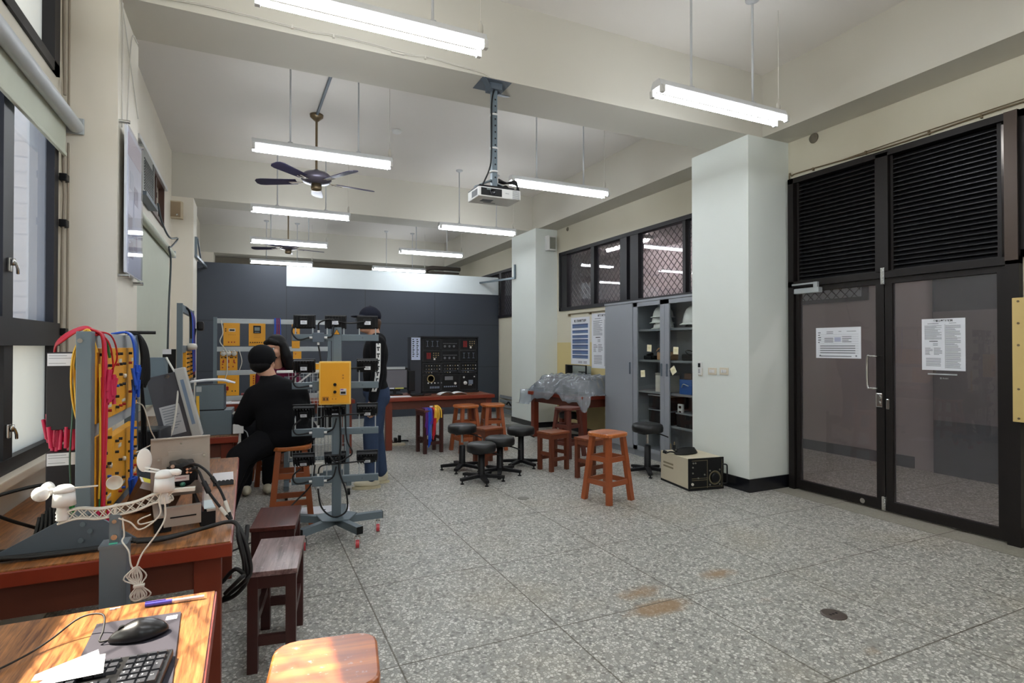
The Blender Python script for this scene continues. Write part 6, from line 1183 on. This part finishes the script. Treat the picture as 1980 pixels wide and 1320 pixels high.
for k in range(26):
    m = (0, 0, 1, 1, 0, 2, 2, 3, 3)[k % 9]; x = -.085+.17*(k % 9)/8+rr.uniform(-.006, .006); L = (.22, .34, .48, .42, .2, .36, .30, .14, .12)[k % 9]+rr.uniform(-.03, .03)
    g.tube([(x*.9, .06, .012), (x, -.06, .016), (x*1.02, -.125, .006), (x*1.04+rr.uniform(-.01, .01), -.14, -.1), (x*.9+rr.uniform(-.02, .01)-.01, -.14+rr.uniform(-.01, .01), -L)], .007, 6, m)
for k in range(9): q = rr.uniform(-.9, .9); g.tube([(.055, .05, .02), (.07+.02*q, -.06, .05), (.075+.05*q, -.14, -.0), (.07+.06*q, -.16, -.1)], .007, 6, 3)
g.box((.02, .02, .02), (.13, .07, .035), 4); g.make if False else None
single(g, 'test_leads', [PURP, BLUE, RED, YELC, PAPER], 'purple, blue, red and yellow test leads draped on the dark low stool', 'cables', (2.16, 7.16, .56))
g = G()
for k in range(6): g.box((-.15+.06*k, -.04+.02*(k % 2), 0), (-.11+.06*k, .04, .05+.03*(k % 3)), 0, .01)
g.tube([(-.2, 0, .02), (0, -.08, .02), (.2, 0, .03), (.3, .02, .02)], .01); single(g, 'floor_clutter', PLAST, 'black adapters and cables on the floor under the far table', 'adapters', (1.80, 8.0, 0))
g = G(); g.box((-.22, -.05, 0), (.22, .05, .03), 0, .006); single(g, 'power_strip', BEIGE, 'beige power strip on the floor under the far table', 'power strip', (1.78, 7.82, 0))
t = thing('floor_printer', 'white printer box on the floor behind the seated man stool', 'printer', (.30, 6.9, 0)); g = G(); g.box((-.13, -.12, 0), (.13, .14, .26), 0, .01); g.box((-.1, -.125, .05), (.08, -.12, .11), 1); g.box((-.1, -.125, .16), (.08, -.12, .22), 1); g.make('case', [GWP, PLAST], t)
# ------------------------------------------------------------------ people
def limb(g, pts, rs, n=14):                                  # tapered chain with round joints
    P = [Vector(p) for p in pts]
    for i, (p, r) in enumerate(zip(P, rs)):
        g.ball(p, r, n, 8)
        if i+1 < len(P): g.cyl(p, P[i+1], r, rs[i+1], n=n, cap=True)
def fuse(g, name, m, par, vox=.012, sm=6, fac=.5):            # one continuous skin from overlapping forms
    o = g.make('tmp', m); md = o.modifiers.new('r', 'REMESH'); md.mode = 'VOXEL'; md.voxel_size = vox
    if sm: s = o.modifiers.new('s', 'SMOOTH'); s.iterations = sm; s.factor = fac
    bpy.context.view_layer.update()
    me = bpy.data.meshes.new_from_object(o.evaluated_get(bpy.context.evaluated_depsgraph_get())); me.name = name
    old = o.data; bpy.data.objects.remove(o); bpy.data.meshes.remove(old)
    me.polygons.foreach_set('use_smooth', [True]*len(me.polygons)); me.materials.clear(); me.materials.append(m)
    ob = bpy.data.objects.new(name, me); S.collection.objects.link(ob)
    if par: ob.parent = par
    return ob
def head(g, c, R, s=1.0):                                    # skull, jaw, nose, ears; faces -Y of its own frame
    def B(p, r): g.ball(Vector(c)+R @ (Vector(p)*s), tuple(q*s for q in r), 18, 12, 0, R)
    B((0, .01, .03), (.076, .095, .095)); B((0, -.025, -.03), (.062, .072, .085)); B((0, -.055, -.075), (.038, .04, .032)); B((0, -.085, -.055), (.028, .016, .014))
    B((0, -.100, -.012), (.013, .022, .016)); B((0, -.092, .012), (.009, .018, .03)); B((0, -.078, .035), (.058, .022, .014))
    for q in (-1, 1): B((q*.077, .012, -.005), (.010, .020, .032)); B((q*.040, -.060, -.025), (.026, .026, .028))
def hand(g, w, d, side, L=.185):                             # w wrist, d finger direction, side = thumb direction
    d = Vector(d).normalized(); side = Vector(side).normalized(); side = (side-d*side.dot(d)).normalized(); nrm = d.cross(side)
    w = Vector(w); k = L/.185
    limb(g, [w, w+d*.03*k], [.024*k, .026*k])
    for i in range(4):
        a = w+d*.022*k+side*((.030-.019*i)*k); b = w+d*.088*k+side*((.033-.022*i)*k); limb(g, [a, b], [.015*k, .0125*k], 10)
        l = (.068, .078, .072, .055)[i]*k; c = b+d*l*.55+nrm*.010*k; e = b+d*l*.95+nrm*.030*k; limb(g, [b, c, e], [.0098*k, .0088*k, .0072*k], 10)
    a = w+d*.02*k+side*.026*k; b = a+d*.035*k+side*.022*k+nrm*.010*k; e = b+d*.035*k+side*.006*k+nrm*.012*k; limb(g, [a, b, e], [.015*k, .0115*k, .009*k], 10)
def eyes(par, c, R, s=1.0):
    for q in (-1, 1):
        g = G(); p = Vector(c)+R @ (Vector((q*.031, -.079, .014))*s); g.ball(p, .0125*s, 12, 8); g.ball(p+R @ Vector((0, -.008*s, 0)), .0075*s, 10, 6, 1)
        g.ball(p+R @ (Vector((0, -.004, .020))*s), (.017*s, .006*s, .004*s), 10, 6, 2, R); g.make('eye', [WPL, INK, HAIR], par)
    g = G(); g.ball(Vector(c)+R @ (Vector((0, -.094, -.050))*s), (.021*s, .008*s, .007*s), 12, 6, 0, R); g.make('lips', LIP, par)
# ---- standing man, facing left, left side towards the viewer
t = thing('person', 'standing person in black cap, black long sleeves and blue jeans', 'person', (1.13, 5.66, 0), math.radians(-8))
# own frame: faces -X, left side towards -Y
HR = Matrix.Rotation(math.radians(-90+12), 3, 'Z'); HC = (-.045, 0, 1.632)
HR = Matrix.Rotation(math.radians(-66), 3, 'Z')
g = G(); head(g, HC, HR, 1.06); limb(g, [(-.01, 0, 1.56), (.02, 0, 1.44)], [.056, .066])
limb(g, [(.02, -.06, 1.35), (.02, .06, 1.35)], [.07, .07]); limb(g, [(.03, 0, 1.34), (.02, 0, 1.02), (.03, 0, .92)], [.08, .08, .08])
for s in (-1, 1): limb(g, [(.03, s*.08, .92), (-.005+.03*s, s*.098, .50), (.03+.05*s, s*.095, .10)], [.055, .045, .035])
limb(g, [(.03, -.16, 1.40), (.02, -.225, 1.12), (-.02, -.215, .86)], [.035, .032, .026]); hand(g, (-.02, -.215, .86), (-.10, .02, -1), (-1, .1, .1), .19)
limb(g, [(.02, .16, 1.40), (.02, .22, 1.15), (.0, .20, .88)], [.035, .032, .026]); hand(g, (.0, .20, .88), (-.1, 0, -1), (-1, .1, .1), .18)
body = fuse(g, 'body', SKIN, t, .0075, 5); eyes(t, HC, HR, 1.06)
g = G(); limb(g, [(.035, -.075, 1.435), (.03, .075, 1.435)], [.085, .085]); limb(g, [(.03, -.13, 1.42), (.03, .13, 1.42)], [.075, .075]); g.ball((.02, 0, 1.30), (.125, .19, .20), 20, 12); g.ball((.015, 0, 1.12), (.118, .175, .22), 20, 12); g.ball((.02, 0, .97), (.125, .175, .12), 20, 12); limb(g, [(.0, 0, 1.455), (.01, 0, 1.43)], [.066, .08])
limb(g, [(.03, -.18, 1.405), (.025, -.232, 1.13), (-.015, -.218, .885)], [.078, .062, .048]); limb(g, [(.02, .18, 1.405), (.02, .228, 1.15), (.0, .20, .92)], [.078, .062, .048])
fuse(g, 'sweater', BCLOTH, t, .012, 5)
g = G(); st_ = [(.03, -.145, 1.482), (.03, -.205, 1.460), (.03, -.252, 1.40), (.028, -.280, 1.27), (.025, -.290, 1.15), (.008, -.285, 1.03), (-.012, -.272, .955)]
def ribbon(a, b, off=0.0, A=0, Bn=1):
    q = (A+(Bn-A)*a)*(len(st_)-1); i = min(int(q), len(st_)-2); f = q-i; p = Vector(st_[i])*(1-f)+Vector(st_[i+1])*f
    return (p.x-.021+.042*b, p.y-.004-.004*math.sin(PI*b)-off, p.z)
g.sheet(lambda a, b: ribbon(a, b), 26, 4, .004); rb = g.make('sleeve_stripe', WPL, t)
g = G()
for k in range(12):
    a0 = .04+k*.08
    g.sheet(lambda a, b: ribbon(a0+.05*a, .34+.3*b*(.5+.5*a), .0045), 2, 2, .0015); g.sheet(lambda a, b: ribbon(a0+.016*a, .16+.66*b, .0045), 1, 3, .0015)
g.make('stripe_figures', INK, rb)
g = G(); g.ball((.03, 0, .93), (.135, .175, .10), 20, 10)
for s in (-1, 1): limb(g, [(.03, s*.085, .90), (.0+.03*s, s*.098, .52), (.03+.05*s, s*.095, .12)], [.108, .078, .066]); g.ball((.075, s*.08, .88), (.085, .085, .10), 14, 10)
fuse(g, 'jeans', DENIM, t, .012, 5)
for s in (-1, 1):
    g = G(); c = Vector((.03+.05*s, s*.095, 0)); g.ball(c+Vector((-.05, 0, .052)), (.13, .045, .048), 18, 10, 0, None, lambda x, y, z: (x, y*(1-.15*max(0, x)), max(z, -.7)*(1-.30*max(0, -x)))); g.ball(c+Vector((.02, 0, .09)), (.055, .045, .05), 14, 8); sh = fuse(g, 'shoe', SHOE, t, .009, 4)
    g = G(); N = 22; P = [(c.x-.05+.137*math.cos(q), c.y+.050*math.sin(q)*(1+.1*math.cos(q+PI))) for q in [2*PI*i/N for i in range(N)]]; g.prism(P, 0, .024); g.make('sole', SOLE, sh)
g = G(); c = Vector(HC)
def HP(x, y, z): return tuple(c+HR @ (Vector((x, y, z))*1.06))
g.ball(HP(0, .012, .050), (.094, .114, .098), 22, 12, 0, HR, lambda x, y, z: (x, y, max(z, -.30))); g.ball(HP(0, -.105, .042), (.074, .080, .014), 18, 8, 0, HR); g.ball(HP(0, .012, .142), .010)
fuse(g, 'cap', CAPC, t, .007, 3)
g = G(); g.ball(HP(0, .042, -.012), (.086, .082, .068), 18, 10, 0, HR); g.ball(HP(0, .07, -.055), (.055, .045, .05), 14, 8, 0, HR); fuse(g, 'hair', BHAIR, t, .008, 3)
g = G()
for q in (-1, 1): g.tube([HP(q*.034+.026*math.cos(w), -.103, .012+.019*math.sin(w)) for w in [2*PI*i/14 for i in range(15)]], .0018, 6, k=2); g.tube([HP(q*.062, -.098, .016), HP(q*.082, -.05, .016), HP(q*.084, .015, .008)], .002, 6, k=2)
g.tube([HP(-.008, -.106, .014), HP(.008, -.106, .014)], .002, 6, k=1); g.make('glasses', PLAST, t)
g = G(); g.M = Matrix.Translation((-.019, -.215, .862)); g.lathe([(.034, -.012), (.036, 0), (.034, .012), (.030, .012), (.03, -.012)], n=18); g.make('wristband', PLAST, t)
# ---- seated man in black, back to the viewer
t = thing('person', 'seated person in black jacket and cap with back to the viewer', 'person', (.31, 4.80, 0))
# faces +Y and a little to -X; sits on the stool (seat .61)
HR = Matrix.Rotation(math.radians(155), 3, 'Z') @ Matrix.Rotation(math.radians(8), 3, 'X'); HC = (-.205, .06, 1.262)
g = G(); head(g, HC, HR, 1.06); limb(g, [(-.19, .04, 1.22), (-.13, .01, 1.06)], [.054, .06]); limb(g, [(-.07, 0, .98), (0, -.01, .74)], [.08, .09])
limb(g, [(-.14, -.0, 1.0), (.0, .0, .98)], [.05, .05])
for s in (-1, 1): limb(g, [(.0+s*.08, .01, .70), (-.34+s*.03, -.08+s*.08, .56), (-.48+s*.02, -.10+s*.08, .12)], [.06, .045, .035])
limb(g, [(-.24, .03, 1.0), (-.33, .10, .82), (-.36, .34, .76)], [.035, .03, .026]); hand(g, (-.36, .34, .76), (0, 1, -.1), (1, .2, .2))
limb(g, [(.04, .03, .98), (.10, .16, .80), (-.02, .37, .76)], [.035, .03, .026]); hand(g, (-.02, .37, .76), (-.5, .8, -.1), (-.8, -.4, .3))
fuse(g, 'body', SKIN, t, .008, 5); eyes(t, HC, HR, 1.06)
g = G(); g.ball((-.095, -.015, .96), (.20, .135, .18), 20, 12); g.ball((-.06, -.03, .82), (.20, .15, .24), 20, 12); g.ball((-.03, -.03, .69), (.205, .16, .12), 20, 12); limb(g, [(-.235, .0, 1.0), (-.15, .01, 1.07), (.04, .0, 1.0)], [.085, .085, .095]); limb(g, [(-.165, .03, 1.12), (-.12, .01, 1.05)], [.070, .11])
limb(g, [(-.25, .01, .99), (-.34, .09, .82), (-.36, .31, .76)], [.095, .078, .055]); limb(g, [(.05, .02, .99), (.10, .14, .80), (.0, .33, .76)], [.09, .075, .055])
fuse(g, 'jacket', BCLOTH, t, .013, 5)
g = G(); g.ball((0, 0, .70), (.19, .15, .095), 20, 10)
for s in (-1, 1): limb(g, [(s*.09, .0, .70), (-.34+s*.03, -.08+s*.08, .56), (-.42+s*.02, -.09+s*.08, .34), (-.48+s*.02, -.10+s*.08, .10)], [.115, .088, .072, .06])
fuse(g, 'trousers', BCLOTH, t, .014, 5)
for s in (-1, 1):
    g = G(); c = Vector((-.54+s*.02, -.10+s*.08, .045)); g.ball(c, (.125, .045, .045), 16, 10, 0, None, lambda x, y, z: (x, y, max(z, -.98))); g.make('shoe', PLAST, t)
c = Vector(HC)
g = G(); g.ball(HP(0, .02, .030), (.099, .116, .102), 22, 14, 0, HR, lambda x, y, z: (x, y, max(z, -.62))); g.ball(HP(0, -.105, .045), (.068, .06, .012), 16, 8, 0, HR); fuse(g, 'cap', BCLOTH, t, .008, 4)
g = G(); g.ball(HP(0, .038, -.03), (.080, .074, .064), 16, 10, 0, HR); fuse(g, 'hair', HAIR, t, .009, 3)
# ---- seated woman in maroon, behind the mesh cart
t = thing('person', 'seated person with long dark hair in a maroon top', 'person', (.20, 6.25, 0))
HR = Matrix.Rotation(math.radians(-38), 3, 'Z') @ Matrix.Rotation(math.radians(12), 3, 'X'); HC = (.05, -.06, 1.362)
g = G(); head(g, HC, HR, 1.0); limb(g, [(.06, -.04, 1.27), (.07, .0, 1.15)], [.046, .055]); limb(g, [(.06, 0, 1.0), (0, 0, .74)], [.07, .08]); limb(g, [(-.02, 0, 1.09), (.16, 0, 1.09)], [.05, .05])
for s in (-1, 1): limb(g, [(s*.08, -.02, .69), (-.10+s*.09, -.36, .60), (-.12+s*.09, -.38, .10)], [.055, .04, .03])
limb(g, [(-.06, 0, 1.06), (-.09, -.10, .86), (-.06, -.30, .80)], [.035, .03, .024]); hand(g, (-.06, -.30, .80), (0, -1, -.1), (-1, 0, .2), .165); limb(g, [(.23, 0, 1.08), (.28, -.10, .85), (.10, -.26, .80)], [.04, .032, .025]); hand(g, (.10, -.26, .80), (-.8, -.6, -.1), (-.4, .8, .3), .165)
fuse(g, 'body', SKIN, t, .008, 5); eyes(t, HC, HR, 1.0)
g = G(); g.ball((.06, .01, 1.0), (.165, .11, .14), 20, 12); g.ball((.03, .0, .82), (.15, .115, .2), 20, 12); limb(g, [(-.06, 0, 1.085), (.07, .0, 1.115), (.225, .0, 1.085)], [.066, .07, .066]); limb(g, [(-.07, .0, 1.08), (-.09, -.09, .86), (-.06, -.27, .80)], [.068, .055, .042]); limb(g, [(.225, .0, 1.08), (.285, -.09, .85), (.12, -.245, .80)], [.068, .055, .042])
fuse(g, 'top', MAROON, t, .013, 5)
g = G(); g.ball((0, 0, .70), (.17, .13, .09), 18, 10)
for s in (-1, 1): limb(g, [(s*.08, -.02, .69), (-.10+s*.09, -.36, .61), (-.12+s*.09, -.38, .10)], [.095, .07, .05])
fuse(g, 'trousers', BCLOTH, t, .014, 5)
for s in (-1, 1): g = G(); g.ball((-.12+s*.09, -.43, .04), (.042, .12, .042), 16, 10, 0, None, lambda x, y, z: (x, y, max(z, -.95))); g.make('shoe', SHOE, t)
c = Vector(HC)
def HP(x, y, z): return tuple(c+HR @ Vector((x, y, z)))
g = G(); g.ball(HP(0, .024, .044), (.098, .108, .098), 22, 14, 0, HR, lambda x, y, z: (x, y if z > -.1 else max(y, -.35), z))
for s in (-1, 1): limb(g, [HP(s*.078, .015, .03), HP(s*.102, .02, -.08), HP(s*.118, .03, -.20)], [.042, .056, .046])
limb(g, [HP(0, .07, .0), HP(0, .085, -.10), HP(0, .085, -.19)], [.07, .07, .045]); limb(g, [HP(.05, .06, 0), HP(.06, .075, -.12), HP(.055, .07, -.19)], [.055, .055, .035]); limb(g, [HP(-.05, .06, 0), HP(-.06, .075, -.12), HP(-.055, .07, -.18)], [.055, .055, .035]); limb(g, [HP(-.06, -.06, .07), HP(0, -.075, .095), HP(.06, -.06, .07)], [.024, .024, .024])
fuse(g, 'hair', HAIR, t, .009, 4)
